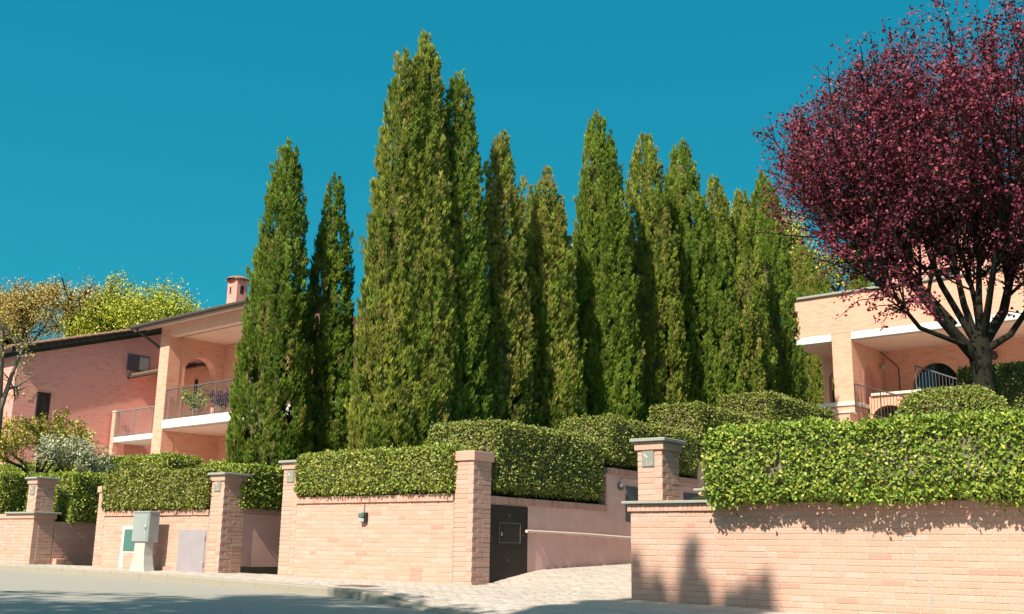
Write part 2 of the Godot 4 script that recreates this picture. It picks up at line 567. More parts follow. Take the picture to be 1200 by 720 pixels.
func pick(cols: Array) -> Color:
	var c: Color = cols[rng.randi() % cols.size()]
	var k := rng.randf_range(0.75, 1.25)
	return Color(c.r * k * rng.randf_range(0.9, 1.1), c.g * k, c.b * k)

const GREENS := [Color(0.280, 0.350, 0.049), Color(0.210, 0.289, 0.044), Color(0.333, 0.376, 0.061), Color(0.158, 0.228, 0.038), Color(0.385, 0.385, 0.070), Color(0.228, 0.298, 0.052)]
const LUSH := [Color(0.24, 0.34, 0.045), Color(0.19, 0.29, 0.04), Color(0.29, 0.37, 0.06), Color(0.14, 0.22, 0.035), Color(0.36, 0.38, 0.07), Color(0.21, 0.30, 0.05)]
const OLIVE := [Color(0.228, 0.274, 0.053), Color(0.175, 0.220, 0.046), Color(0.269, 0.298, 0.068), Color(0.121, 0.172, 0.038), Color(0.296, 0.267, 0.076), Color(0.188, 0.235, 0.046)]

func hedge(label: String, lo: Vector3, hi: Vector3, leaf: ArrayMesh, density: float, cols: Array, rad := 0.12, group := "clipped hedges behind the street walls", lump := 0.03) -> Node3D:
	var t := thing("clipped_hedge", label, "hedge", Vector3((lo.x + hi.x) * 0.5, lo.y, (lo.z + hi.z) * 0.5), group)
	var h := (hi - lo) * 0.5
	var mid := Vector3(0, h.y, 0)
	var core := MB.new()
	var inset := 0.075
	core.cbox(mid - h + Vector3.ONE * inset, mid + h - Vector3.ONE * inset, rad)
	part(t, "inner_branches", core.done(), M.thicket)
	var xfs := []
	var cs := PackedColorArray()
	rad = minf(rad, minf(h.x, minf(h.y, h.z)) * 0.98)
	var faces := [[0, 1, h.y * h.z], [0, -1, h.y * h.z * 0.6], [1, 1, h.x * h.z], [2, 1, h.x * h.y], [2, -1, h.x * h.y * 0.25], [1, -1, h.x * h.z * 0.35]]
	for f in faces:
		var nleaf := int(4.0 * f[2] * density)
		for k in nleaf:
			var p := Vector3(rng.randf_range(-h.x, h.x), rng.randf_range(-h.y, h.y), rng.randf_range(-h.z, h.z))
			p[f[0]] = h[f[0]] * f[1]
			var inner := p.clamp(-(h - Vector3.ONE * rad), h - Vector3.ONE * rad)
			var d := (p - inner).normalized()
			var w := t.position + p
			var bump := nz.get_noise_3d(w.x * 90.0, w.y * 90.0, w.z * 90.0) * lump + nz.get_noise_3d(w.x * 330.0, w.y * 330.0, w.z * 330.0) * lump * 0.8
			var dep := -0.11 * pow(rng.randf(), 2.2)
			if rng.randf() < 0.03: dep = rng.randf_range(0.0, 0.05)
			var s := inner + d * (rad + bump + dep)
			var along := (d * 0.55 + Vector3.UP * 0.35 + any_dir() * 0.95)
			if f[0] == 1 and f[1] < 0: along = Vector3.DOWN * 0.7 + any_dir()
			var fr := d * 0.7 + Vector3.UP * 0.5 + any_dir() * 0.8
			xfs.append(Transform3D(facing(along, fr, rng.randf_range(0.7, 1.25)), mid + s))
			cs.append(pick(cols))
	copies(t, "foliage", leaf, M.leaf, xfs, cs)
	return t

func cypress(label: String, at: Vector3, leaders: Array, cols: Array, spray: ArrayMesh, dens := 1.0, group := "cypresses in the gardens", gold := 0.0) -> Node3D:
	# leaders: [dx, dz, base height above AT, height, radius]
	var t := thing("cypress_tree", label, "cypress", at, group)
	var trunk := MB.new()
	trunk.tube([Vector3(0, -0.4, 0), Vector3(0, 0.6, 0), Vector3(0, float(leaders[0][3]) * 0.5, 0)], [0.2, 0.16, 0.06], 8)
	part(t, "trunk", trunk.done(), M.bark)
	var xfs := []
	var cs := PackedColorArray()
	var core := MB.new()
	for L in leaders:
		var off := Vector3(L[0], L[2], L[1])
		var H: float = L[3]
		var R: float = L[4]
		var lean := Vector3(rng.randf_range(-0.006, 0.006), 0, rng.randf_range(-0.006, 0.006)) * H
		var prof := func(u: float) -> float:
			return R * 1.06 * pow(1.0 - u, 0.54) * minf(1.0, 0.82 + 1.2 * u)
		var rings := []
		for k in 13:
			var u := k / 12.0 * 0.93
			rings.append([maxf(prof.call(u) * 0.5 - 0.04, 0.02), u * H])
		core.lathe(off, rings, 9)
		var area := H * R * 2.0 * PI * 0.62
		var plumes := int(area / 0.075 * 3.4 * dens)
		for k in plumes:
			var u := 0.0
			while true:
				u = rng.randf()
				if rng.randf() < pow(1.0 - u, 0.6) + 0.08: break
			var a := rng.randf() * TAU
			var out := Vector3(cos(a), 0, sin(a))
			var lum := 1.0 + 0.16 * nz.get_noise_3d(cos(a) * 70.0 + at.x * 50.0, u * H * 32.0, sin(a) * 70.0 + at.z * 50.0) + 0.20 * nz.get_noise_3d(cos(a) * 220.0, u * H * 110.0 + at.x * 91.0, sin(a) * 220.0)
			var r: float = prof.call(u) * lum * (0.66 + 0.34 * pow(rng.randf(), 0.32))
			var len := rng.randf_range(0.26, 0.60) * clampf(0.6 + R * 0.5, 0.7, 1.15)
			var c0 := off + lean * u + out * r + Vector3.UP * (u * (H - len * 0.6))
			var ax := (Vector3.UP + out * rng.randf_range(0.0, 0.22) + any_dir() * 0.12).normalized()
			if u > 0.93: ax = (Vector3.UP + out * 0.08 + any_dir() * 0.06).normalized()
			var pr := rng.randf_range(0.04, 0.085)
			var tone := pick(cols)
			if rng.randf() < gold: tone = tone.lerp(Color(0.32, 0.28, 0.08), rng.randf_range(0.3, 0.9))
			var ns := int(20 * len / 0.4)
			for q in ns:
				var s := pow(rng.randf(), 0.8)
				var rr := pr * (1.0 - s * 0.85)
				var sd := any_dir()
				sd = (sd - ax * sd.dot(ax))
				var pos := c0 + ax * (s * len) + sd * rr
				var dirn := (ax + sd * 0.38 + out * 0.06).normalized()
				xfs.append(Transform3D(facing(dirn, sd + out, rng.randf_range(0.75, 1.25)), pos))
				var kk := rng.randf_range(0.6, 1.55)
				cs.append(Color(tone.r * kk, tone.g * kk, tone.b * kk))
	part(t, "inner_branches", core.done(), M.cypress_wood)
	copies(t, "crown", spray, M.needle, xfs, cs)
	return t

# a branching tree: limbs is a list of polylines [[Vector3, radius] ...] from the base; twigs grow from them
func grow(mb: MB, tips: Array, from: Vector3, dir: Vector3, len: float, rad: float, level: int, env: Callable, up: float, spread: float, kids: int) -> void:
	var pts := [from]
	var rs := [rad]
	var d := dir.normalized()
	var p := from
	var steps := 4
	for k in steps:
		d = (d + any_dir() * 0.20 + Vector3.UP * up * 0.16).normalized()
		p += d * len / steps
		pts.append(p)
		rs.append(rad * lerpf(1.0, 0.45, float(k + 1) / steps))
		if not env.call(p): break
	if pts.size() < 2: return
	mb.tube(pts, rs, 5 if level > 1 else 4, Color.WHITE, false)
	if level <= 1:
		for k in range(0, pts.size()): tips.append([pts[k], d])
		if level == 0: return
	for k in kids:
		var i := rng.randi_range(1, pts.size() - 1)
		var side := any_dir()
		side = (side - d * side.dot(d)).normalized()
		var nd := (d * (1.0 - spread) + side * spread + Vector3.UP * up * 0.3).normalized()
		if env.call(pts[i]):
			grow(mb, tips, pts[i], nd, len * rng.randf_range(0.5, 0.78), rs[i] * 0.62, level - 1, env, up, spread, kids)
	if env.call(p): grow(mb, tips, p, d, len * 0.7, rs[-1] * 0.9, level - 1, env, up, spread, kids)

func leafy(parent: Node3D, called: String, tips: Array, per_tip: int, spread: float, leaf: ArrayMesh, m: Material, cols: Array, most: int, hang := 0.0) -> void:
	var xfs := []
	var cs := PackedColorArray()
	var keep := minf(1.0, float(most) / maxf(1.0, tips.size() * per_tip))
	for t in tips:
		for k in per_tip:
			if rng.randf() > keep: continue
			var p: Vector3 = (t[0] as Vector3) + any_dir() * spread * pow(rng.randf(), 0.5)
			var al := (t[1] as Vector3) * 0.6 + any_dir() + Vector3.DOWN * hang
			xfs.append(Transform3D(facing(al, Vector3.UP * 0.7 + any_dir(), rng.randf_range(0.7, 1.3)), p))
			cs.append(pick(cols))
	copies(parent, called, leaf, m, xfs, cs)

func broadleaf(label: String, at: Vector3, trunk_h: float, crown: Vector3, crown_r: Vector3, leaf: ArrayMesh, cols: Array, leaves: int, limbs: int, levels: int, kids: int, trunk_r := 0.16, group := "", bark: Material = null, called := "broadleaf_tree", spread := 0.2, category := "tree") -> Node3D:
	var t := thing(called, label, category, at, group)
	var mb := MB.new()
	var tips := []
	mb.tube([Vector3(0, -0.5, 0), Vector3(0, trunk_h * 0.5, 0), Vector3(0.03, trunk_h, 0.02)], [trunk_r * 1.25, trunk_r, trunk_r * 0.85], 8)
	var env := func(p: Vector3) -> bool:
		var q := (p - crown) / crown_r
		return q.length() < 1.0 + 0.25 * nz.get_noise_3d(p.x * 60.0 + at.x, p.y * 60.0, p.z * 60.0)
	for k in limbs:
		var a := TAU * (k + rng.randf() * 0.6) / limbs
		var target := crown + Vector3(cos(a) * crown_r.x * 0.75, rng.randf_range(-0.35, 0.6) * crown_r.y, sin(a) * crown_r.z * 0.75)
		var from := Vector3(0.02, trunk_h * rng.randf_range(0.8, 1.0), 0.02)
		var mid := from.lerp(target, 0.45) + Vector3.UP * 0.12 * crown_r.y
		mb.tube([from, mid, target], [trunk_r * 0.6, trunk_r * 0.4, trunk_r * 0.22], 6)
		for q in kids + 1:
			var f := rng.randf_range(0.45, 1.0)
			grow(mb, tips, mid.lerp(target, f), (target - from).normalized() * 0.5 + any_dir() * 0.8 + Vector3.UP * 0.3, crown_r.x * 0.5, trunk_r * 0.2, levels, env, 0.4, 0.6, kids)
	part(t, "trunk", mb.done(), bark if bark else M.bark)
	leafy(t, "crown", tips, maxi(1, int(ceil(float(leaves) / maxf(1.0, tips.size())))), spread, leaf, M.leaf, cols, leaves)
	return t

# ---------------------------------------------------------------- the street
func build_ground() -> void:
	var g := MB.new()
	g.box(Vector3(-900, -1.6, -900), Vector3(900, -1.5, 900))
	structure("ground", g.done(), M.field)
	# asphalt
	var road := MB.new()
	var xs := []
	var x := -40.0
	while x <= 40.0:
		xs.append(x)
		x += 0.5 if x > -16.0 and x < 12.0 else 2.0
	for i in xs.size() - 1:
		for j in 8:
			var p := []
			for q in [[0, 1], [1, 1], [1, 0], [0, 0]]:
				var px: float = xs[i + q[0]]
				var z: float = kerb_z(px) - 0.04 + (j + q[1]) * 1.05
				p.append(Vector3(px, road_y(px, z), z))
			road.poly([p[0], p[1], p[2]])
			road.poly([p[0], p[2], p[3]])
	structure("road", road.done(), M.asphalt)
	# far pavement and verge on the camera's side, unseen, made pale to bounce light
	var far := MB.new()
	for i in xs.size() - 1:
		for j in 6:
			var p := []
			for q in [[0, 1], [1, 1], [1, 0], [0, 0]]:
				var px: float = xs[i + q[0]]
				var z: float = kerb_z(px) + 8.3 + (j + q[1]) * 4.0
				p.append(Vector3(px, road_y(px, z) + 0.1, z))
			far.poly([p[0], p[1], p[2]])
			far.poly([p[0], p[2], p[3]])
	structure("opposite_pavement", far.done(), M.bounceground)
	# bed of the pavement
	var bed := MB.new()
	for i in xs.size() - 1:
		for j in 6:
			var p := []
			for q in [[0, 1], [1, 1], [1, 0], [0, 0]]:
				var px: float = xs[i + q[0]]
				var z: float = lerpf(-0.6, kerb_z(px) - 0.12, (j + q[1]) / 6.0)
				if kerb_z(px) < 0.3: z = lerpf(kerb_z(px) - 1.2, kerb_z(px) - 0.12, (j + q[1]) / 6.0)
				p.append(Vector3(px, pave_y(px, z) - 0.012, z))
			bed.poly([p[0], p[1], p[2]])
			bed.poly([p[0], p[2], p[3]])
	var pavement := structure("pavement", bed.done(), M.joint)
	var bed2 := MB.new()
	sheet(bed2, -0.1, 3.0, -22.0, -0.6, 4, 40, func(a, b): return pave_y(a, b) - 0.012)
	var drive := structure("driveway", bed2.done(), M.joint)
	# pavers, laid in wavering rows
	var tints := [Color(0.64, 0.57, 0.52), Color(0.60, 0.53, 0.475), Color(0.68, 0.61, 0.56), Color(0.63, 0.53, 0.475), Color(0.57, 0.51, 0.46), Color(0.67, 0.575, 0.52)]
	for area in [0, 1]:
		var host := pavement if area == 0 else drive
		var all := []
		var row := 0
		var z := -0.55 if area == 0 else -12.0
		var z_end := 5.2 if area == 0 else -0.6
		while z < z_end:
			var px := -15.0 if area == 0 else -0.05
			if row % 2: px -= 0.105
			var x_end := 11.0 if area == 0 else 2.95
			while px < x_end:
				var cx := px + 0.105
				var cz := z + 0.055
				var ok := true
				if area == 0:
					ok = cz < kerb_z(cx) - 0.19
					if cz < 0.03 and (cx < -12.0 or (cx > -9.6 and cx < -5.75) or (cx > -4.15 and cx < 0.06)): ok = false
					if cz < 0.50 and cx > 2.86: ok = false
				if ok: all.append(Vector3(cx, 0, cz))
				px += 0.21
			z += 0.11
			row += 1
		var near := []
		var rest := []
		for c in all:
			var w := Vector3(c.x, pave_y(c.x, c.z), c.z)
			if in_frame(w): near.append([w.distance_squared_to(cam.position), w])
			else: rest.append(w)
		near.sort_custom(func(a, b): return a[0] < b[0])
		var shapes := []
		for k in 6:
			var m := MB.new()
			m.cbox(Vector3(-0.1, -0.03, -0.05), Vector3(0.1, 0.0, 0.05), 0.006, tints[k])
			shapes.append(m.done())
		var joined := MB.new()
		for k in near.size() + rest.size():
			var w: Vector3 = near[k][1] if k < near.size() else rest[k - near.size()]
			var lift := rng.randf_range(-0.002, 0.003)
			var dx := pave_y(w.x + 0.1, w.z) - pave_y(w.x - 0.1, w.z)
			var dz := pave_y(w.x, w.z + 0.05) - pave_y(w.x, w.z - 0.05)
			var b := Basis(Vector3(0, 0, 1), atan(dx / 0.2) + rng.randf_range(-0.008, 0.008)) * Basis(Vector3.RIGHT, -atan(dz / 0.1) + rng.randf_range(-0.01, 0.01)) * Basis(Vector3.UP, rng.randf_range(-0.02, 0.02))
			var xf := Transform3D(b, w + Vector3.UP * lift)
			var ti := rng.randi() % 6
			if k < mini(near.size(), 300):
				var o := MeshInstance3D.new()
				o.mesh = shapes[ti]
				o.material_override = M.paver
				o.transform = xf
				o.name = numbered(host, "paver")
				host.add_child(o)
			else:
				joined.xf = xf
				joined.cbox(Vector3(-0.1, -0.03, -0.05), Vector3(0.1, 0.0, 0.05), 0.006, tints[ti])
		part(host, "paving", joined.done(), M.paver, "stuff")
	# kerb stones
	var kerb := Node3D.new()
	kerb.name = "kerb"
	kerb.set_meta("kind", "structure")
	add_child(kerb)
	var kx := -20.0
	while kx < 14.0:
		var ln := rng.randf_range(0.88, 1.02)
		if kx > 0.4 and kx < 5.0: ln = 0.5
		var a := Vector3(kx, 0, kerb_z(kx))
		var b := Vector3(kx + ln, 0, kerb_z(kx + ln))
		var mid := (a + b) * 0.5
		var low := dropped(mid.x)
		var ends := []
		for e in [a, b]: ends.append(lerpf(pave_y(e.x, e.z - 0.15) + 0.004, road_y(e.x, e.z) + 0.022, dropped(e.x)))
		var top := (float(ends[0]) + float(ends[1])) * 0.5
		var base := road_y(mid.x, mid.z) - 0.12
		var m := MB.new()
		var d := a.distance_to(b)
		m.cbox(Vector3(-d * 0.5 + 0.003, base - top, -0.085), Vector3(d * 0.5 - 0.003, 0.0, 0.085), 0.016)
		var o := part(kerb, "kerb_stone", m.done(), M.kerb)
		o.transform = Transform3D(Basis(Vector3.UP, -atan2(b.z - a.z, b.x - a.x)) * Basis(Vector3(0, 0, 1), atan((float(ends[1]) - float(ends[0])) / d)), Vector3(mid.x, top, mid.z - 0.085))
		kx += ln
	var cover := thing("drain_cover", "flat rust brown metal cover in the pavement before the long wall", "drain cover", Vector3(-0.75, pave_y(-0.75, 1.55) + 0.004, 1.55))
	bx(cover, "frame", Vector3(-0.26, -0.02, -0.2), Vector3(0.26, 0.004, 0.2), M.steel, 0.002)
	bx(cover, "lid", Vector3(-0.23, 0.0, -0.17), Vector3(0.23, 0.008, 0.17), M.rust, 0.003)
	# worn road marking
	var mark := MB.new()
	for k in 6:
		var xa := -3.6 + k * 0.3
		var za := 5.35 - k * 0.07
		mark.poly([Vector3(xa, road_y(xa, za) + 0.004, za), Vector3(xa + 0.3, road_y(xa + 0.3, za - 0.07) + 0.004, za - 0.07), Vector3(xa + 0.3, road_y(xa + 0.3, za - 0.19) + 0.004, za - 0.19), Vector3(xa, road_y(xa, za - 0.12) + 0.004, za - 0.12)])
	structure("road_marking", mark.done(), M.paint)
	# garden terrain behind the walls
	var land := MB.new()
	var skip := func(a: float, b: float) -> bool:
		if a > -0.2 and a < 3.1 and b > -19.0: return true
		if a > -5.8 and a < -4.1 and b > -4.0: return true
		if a > -12.0 and a < -9.55 and b > -4.0: return true
		return false
	sheet(land, -60.0, -16.0, -60.0, -0.2, 11, 14, land_y)
	sheet(land, -16.0, -0.2, -26.0, -0.2, 79, 43, land_y, skip)
	sheet(land, -16.0, 14.0, -60.0, -26.0, 10, 10, land_y)
	sheet(land, 3.1, 14.0, -26.0, 0.1, 22, 43, land_y)
	sheet(land, -0.2, 3.1, -26.0, -19.0, 4, 7, land_y)
	sheet(land, 14.0, 60.0, -60.0, 0.1, 8, 10, land_y)
	for e in [[-0.2, -19.0, -0.35], [3.1, -19.0, -4.0], [3.1, -4.0, 0.1]]:
		var z: float = e[1]
		while z < float(e[2]) - 0.01:
			var zb := minf(z + 0.5, e[2])
			land.poly([Vector3(e[0], 0.0, z), Vector3(e[0], 0.0, zb), Vector3(e[0], land_y(e[0], zb), zb), Vector3(e[0], land_y(e[0], z), z)])
			z = zb
	structure("garden_terrain", land.done(), M.soil)
	# pale yards added before the two villas to bounce sunlight onto walls and soffits
	var yard := MB.new()
	sheet(yard, -30.0, -16.4, -13.5, -5.4, 14, 8, func(a, b): return land_y(a, b) + 0.03)
	sheet(yard, -4.5, 9.0, -22.5, -19.2, 12, 4, func(a, b): return land_y(a, b) + 0.03)
	sheet(yard, 3.3, 9.0, -19.2, -9.5, 6, 10, func(a, b): return land_y(a, b) + 0.03)
	structure("added_bounce_yard", yard.done(), M.bounceground)

func build_walls() -> void:
	var list := []
	# --- the long wall between the two pillars left of the driveway
	var w := thing("brick_wall", "long low brick wall under the hedge, small black lamp on it", "wall", Vector3.ZERO, "brick garden walls")
	bx(w, "mortar", Vector3(-3.80, -0.35, -0.30), Vector3(-0.36, 1.2, -0.0042), M.mortar, 0.0)
	brick_face(list, -3.80, -0.365, -0.05, 1.2, 0.0)
	emit_bricks(w, list)
	coping(w, Vector3.RIGHT, Vector3(-3.80, 1.2, 0.03), 3.43, Vector3(0, 0, -0.36), 0.11)
	pillar("brick pillar without stone cap beside the black metal door", -0.36, 0.0, 0.0, -0.43, -0.1, 1.93, 0.14, false)
	pillar("brick pillar with plaque where the pedestrian entrance meets the long wall", -4.18, -3.80, 0.0, -0.45, -0.1, 1.885, 0.10, true)
	plaque("grey relief plaque on the pillar at the end of the long wall", -3.99, 1.66, 0.0)
	# wall behind pillar 4, the right side of the pedestrian entrance
	var rw := thing("entrance_wall", "rendered wall closing the right side of the pedestrian entrance", "wall", Vector3.ZERO, "rendered entrance walls")
	bx(rw, "render", Vector3(-4.1, -0.2, -4.2), Vector3(-3.86, 1.2, -0.45), M.pink, 0.01)
	# --- pedestrian entrance: pink wall on its left, seen between the pillars
	pillar("brick pillar with plaque beside the lilac metal panel", -6.10, -5.74, 0.0, -0.50, -0.08, 1.735, 0.10, true)
	plaque("grey relief plaque on the pillar beside the lilac panel", -5.92, 1.55, 0.0)
	var pk := thing("entrance_wall", "pink rendered wall with dark plinth inside the pedestrian entrance", "wall", Vector3.ZERO, "rendered entrance walls")
	bx(pk, "render", Vector3(-6.05, -0.2, -4.2), Vector3(-5.762, 1.08, -0.50), M.pink, 0.01)
	bx(pk, "plinth", Vector3(-5.80, -0.1, -4.2), Vector3(-5.748, 0.135, -0.502), M.plinth, 0.006)
	coping(pk, Vector3.FORWARD, Vector3(-5.735, 1.08, -0.502), 3.6, Vector3(-0.26, 0, 0), 0.085)
	bx(pk, "back_wall", Vector3(-5.80, -0.2, -4.3), Vector3(-4.1, 1.5, -4.2), M.pink, 0.01)
	# --- second street wall
	list = []
	w = thing("brick_wall", "low brick wall with lilac panel and green plate, grey cabinet before it", "wall", Vector3.ZERO, "brick garden walls")
	bx(w, "mortar", Vector3(-9.40, -0.3, -0.30), Vector3(-6.10, 1.03, -0.0042), M.mortar, 0.0)
	brick_face(list, -9.40, -6.105, -0.02, 1.03, 0.0)
	emit_bricks(w, list)
	coping(w, Vector3.RIGHT, Vector3(-9.40, 1.03, 0.03), 3.29, Vector3(0, 0, -0.36), 0.10)
	pillar("narrow plain brick pillar half hidden by hedge leaves", -9.66, -9.405, 0.0, -0.45, -0.05, 1.62, 0.12, false)
	var rw2 := thing("entrance_wall", "rendered wall behind the narrow brick pillar", "wall", Vector3.ZERO, "rendered entrance walls")
	bx(rw2, "render", Vector3(-9.62, -0.2, -4.2), Vector3(-9.42, 1.0, -0.45), M.pink, 0.01)
	# --- first entrance, its brick side wall
	list = []
	w = thing("brick_wall", "shaded brick side wall under dark hedge inside the farthest entrance", "wall", Vector3.ZERO, "brick garden walls")
	bx(w, "mortar", Vector3(-12.25, -0.3, -4.2), Vector3(-12.007, 0.95, -0.49), M.mortar, 0.0)
	side_face(list, -0.49, -4.2, -0.02, 0.95, -12.0)
	emit_bricks(w, list, 120)
	bx(w, "foot_block", Vector3(-12.0, -0.05, -0.72), Vector3(-11.86, 0.17, -0.52), brick_mats[0], 0.01)
	bx(w, "back_wall", Vector3(-12.0, -0.2, -4.3), Vector3(-9.6, 1.5, -4.2), M.pink, 0.01)
	# --- first street wall with its pillar on top
	list = []
	w = thing("brick_wall", "farthest brick wall with stone slab along its top", "wall", Vector3.ZERO, "brick garden walls")
	bx(w, "mortar", Vector3(-17.0, -0.3, -0.474), Vector3(-12.006, 1.0, -0.006), M.mortar, 0.0)
	brick_face(list, -17.0, -12.0, -0.02, 1.0, 0.0)
	side_face(list, -0.112, -0.48, -0.02, 1.0, -12.0)
	emit_bricks(w, list)
	bx(w, "collar", Vector3(-17.0, 1.0, -0.505), Vector3(-11.97, 1.095, 0.028), brick_mats[0], 0.005)
	bx(w, "slab", Vector3(-13.1, 1.098, -0.56), Vector3(-11.89, 1.14, 0.08), M.stone, 0.008)
	pillar("short brick pillar with plaque standing on the farthest wall", -12.36, -12.02, 0.0, -0.42, 1.14, 1.83, 0.10, true)
	plaque("grey relief plaque on the short pillar of the farthest wall", -12.19, 1.60, 0.0)
	# --- the driveway's left side: pink rendered walls that step up the slope
	var steps := [[-0.44, -3.8, 1.19], [-3.8, -7.3, 1.85], [-7.3, -11.0, 2.45], [-11.0, -15.4, 3.15]]
	var names := ["pink rendered driveway wall behind the black metal door and rail", "higher pink driveway wall with dark shutters, past the step", "third pink driveway wall up the slope under the hedge", "topmost pink driveway wall below the far hedge"]
	for k in 4:
		var s: Array = steps[k]
		var d := thing("driveway_wall", names[k], "wall", Vector3.ZERO, "pink walls along the driveway")
		bx(d, "render", Vector3(-0.33, -0.3, s[1]), Vector3(-0.06, s[2], s[0]), M.pink, 0.004)
		coping(d, Vector3.FORWARD, Vector3(-0.03, s[2], s[0] - 0.002), float(s[0]) - float(s[1]) - 0.004, Vector3(-0.34, 0, 0), 0.105)
		if k > 0:
			# bricks on edge up the riser of the step
			var m := MB.new()
			var y: float = float(steps[k - 1][2]) + 0.11
			while y < float(s[2]) - 0.01:
				m.cbox(Vector3(-0.34, y + 0.003, float(s[0]) + 0.001), Vector3(-0.045, minf(y + 0.063, s[2]), float(s[0]) + 0.05), 0.004, brick_tints[rng.randi() % 5])
				y += 0.066
			part(d, "step_bricks", m.done(), M.brick_stuff, "stuff")
	# black metal door in the first of them
	var door := thing("metal_door", "black metal door with square hatch beside the driveway", "door", Vector3(-0.06, 0, -0.95))
	bx(door, "leaf", Vector3(0.0, 0.03, -0.48), Vector3(0.022, 1.165, 0.49), M.black, 0.004)
	var hatch := bx(door, "hatch", Vector3(0.022, 0.61, -0.27), Vector3(0.027, 0.90, 0.26), M.black, 0.002)
	for e in [[0.605, 0.611, -0.276, 0.266], [0.899, 0.905, -0.276, 0.266], [0.611, 0.899, -0.276, -0.27], [0.611, 0.899, 0.26, 0.266]]:
		bx(hatch, "edge_strip", Vector3(0.0225, e[0], e[2]), Vector3(0.031, e[1], e[3]), M.steel, 0.0)
	for p in [[0.75, 0.20], [0.72, 0.20]]:
		bx(hatch, "keyhole", Vector3(0.027, p[0] - 0.008, p[1] - 0.008), Vector3(0.034, p[0] + 0.008, p[1] + 0.008), M.pale, 0.002)
	for p in [[1.0, 0.28], [0.35, 0.02], [0.72, -0.36], [1.02, 0.0]]:
		bx(door, "bolt", Vector3(0.022, p[0] - 0.007, p[1] - 0.007), Vector3(0.029, p[0] + 0.007, p[1] + 0.007), M.steel, 0.002)
	# handrail pipe
	var rail := thing("handrail_pipe", "pale pink pipe handrail running along the driveway wall", "handrail", Vector3(0.03, 0.0, -1.3))
	var rp := MB.new()
	rp.tube([Vector3(0, 0.79, 0.0), Vector3(0, 0.775, -1.7), Vector3(0, 0.74, -3.4), Vector3(0, 0.9, -6.2)], [0.024, 0.024, 0.024, 0.024], 10)
	part(rail, "pipe", rp.done(), M.railpink)
	for k in 5:
		bx(rail, "bracket", Vector3(-0.09, 0.75, -0.25 - k * 0.8), Vector3(0.0, 0.768, -0.23 - k * 0.8), M.steel, 0.003)
	# shuttered openings
	for k in 2:
		var z: float = [-4.45, -6.67][k]
		var sh := thing("wall_shutter", ["dark grey shutter on the driveway wall beside the bulkhead lamp", "dark grey shutter farther up the driveway wall, half hidden"][k], "shutter", Vector3(-0.06, 1.03, z), "shutters on the driveway wall")
		bx(sh, "frame", Vector3(0.0, 0.0, -0.78), Vector3(0.02, 0.63, 0.0), M.shutter, 0.004)
		for q in 6:
			bx(sh, "slat", Vector3(0.018, 0.03, -0.14 - q * 0.122), Vector3(0.027, 0.60, -0.03 - q * 0.122), M.shutter, 0.004)
	# bulkhead lamp with its conduit
	var lamp := thing("wall_lamp", "round grey bulkhead lamp with conduit on the pink wall", "lamp", Vector3(-0.06, 1.64, -4.24))
	var lm := MB.new()
	lm.xf = Transform3D(Basis(Vector3(0, 0, 1), -PI * 0.5), Vector3.ZERO)
	lm.lathe(Vector3.ZERO, [[0.0, 0.0], [0.055, 0.0], [0.064, 0.025], [0.052, 0.07], [0.024, 0.095], [0.0, 0.1]], 16)
	part(lamp, "housing", lm.done(), M.shutter)
	var cm := MB.new()
	cm.tube([Vector3(0.012, 0.05, -0.03), Vector3(0.012, 0.13, -0.05), Vector3(0.012, 0.15, -0.1), Vector3(0.012, 0.13, -2.6), Vector3(0.012, 0.13, -3.3)], [0.009, 0.009, 0.009, 0.009, 0.009], 6)
	part(lamp, "conduit", cm.done(), M.railpink)
	# --- right wall
	list = []
	w = thing("brick_wall", "cracked brick wall under the thick bright green hedge", "wall", Vector3.ZERO, "brick garden walls")
	bx(w, "mortar", Vector3(2.936, -0.6, 0.10), Vector3(12.0, 1.0, 0.4455), M.mortar, 0.0)
	brick_face(list, 2.93, 12.0, -0.36, 1.0, 0.45, 0.0685)
	emit_bricks(w, list)
	coping(w, Vector3.RIGHT, Vector3(2.90, 1.0, 0.48), 9.1, Vector3(0, 0, -0.40), 0.088)
	bx(w, "slab", Vector3(2.84, 1.091, -0.06), Vector3(4.05, 1.128, 0.53), M.stone, 0.007)
	bx(w, "return_wall", Vector3(2.94, -0.3, -4.0), Vector3(3.2, 1.07, 0.10), M.pink, 0.004)
	# the crack that runs down through the joints
	var crack := MB.new()
	var cp := [Vector2(6.28, 1.0), Vector2(6.29, 0.80), Vector2(6.30, 0.715), Vector2(6.40, 0.712), Vector2(6.41, 0.48), Vector2(6.42, 0.26), Vector2(6.54, 0.257), Vector2(6.56, 0.05), Vector2(6.55, -0.1), Vector2(6.57, -0.3)]
	for k in cp.size() - 1:
		var a: Vector2 = cp[k]
		var b: Vector2 = cp[k + 1]
		var nrm := Vector2(-(b - a).y, (b - a).x).normalized() * (0.0065 if absf(b.y - a.y) > 0.05 else 0.003)
		crack.poly([Vector3(a.x - nrm.x, a.y - nrm.y, 0.4535), Vector3(b.x - nrm.x, b.y - nrm.y, 0.4535), Vector3(b.x + nrm.x, b.y + nrm.y, 0.4535), Vector3(a.x + nrm.x, a.y + nrm.y, 0.4535)], Color.WHITE, Vector3(6.8, 0.4, 0.0))
	part(w, "crack_filler", crack.done(), M.filler)
	pillar("short brick pillar with plaque and stone cap on the right driveway wall", 3.04, 3.40, 0.45, 0.0, 1.13, 1.865, 0.10, true)
	plaque("grey relief plaque on the pillar across the driveway", 3.20, 1.655, 0.45)
	var bp := thing("brick_pillar", "low brick post with slab beside the hedge end, up the driveway", "pillar", Vector3.ZERO, "brick pillars along the street")
	list = []
	bx(bp, "mortar", Vector3(2.98, 0.2, -1.66), Vector3(3.25, 1.35, -1.41), M.mortar, 0.0)
	brick_face(list, 2.97, 3.26, 0.2, 1.35, -1.40)
	emit_bricks(bp, list, 60)
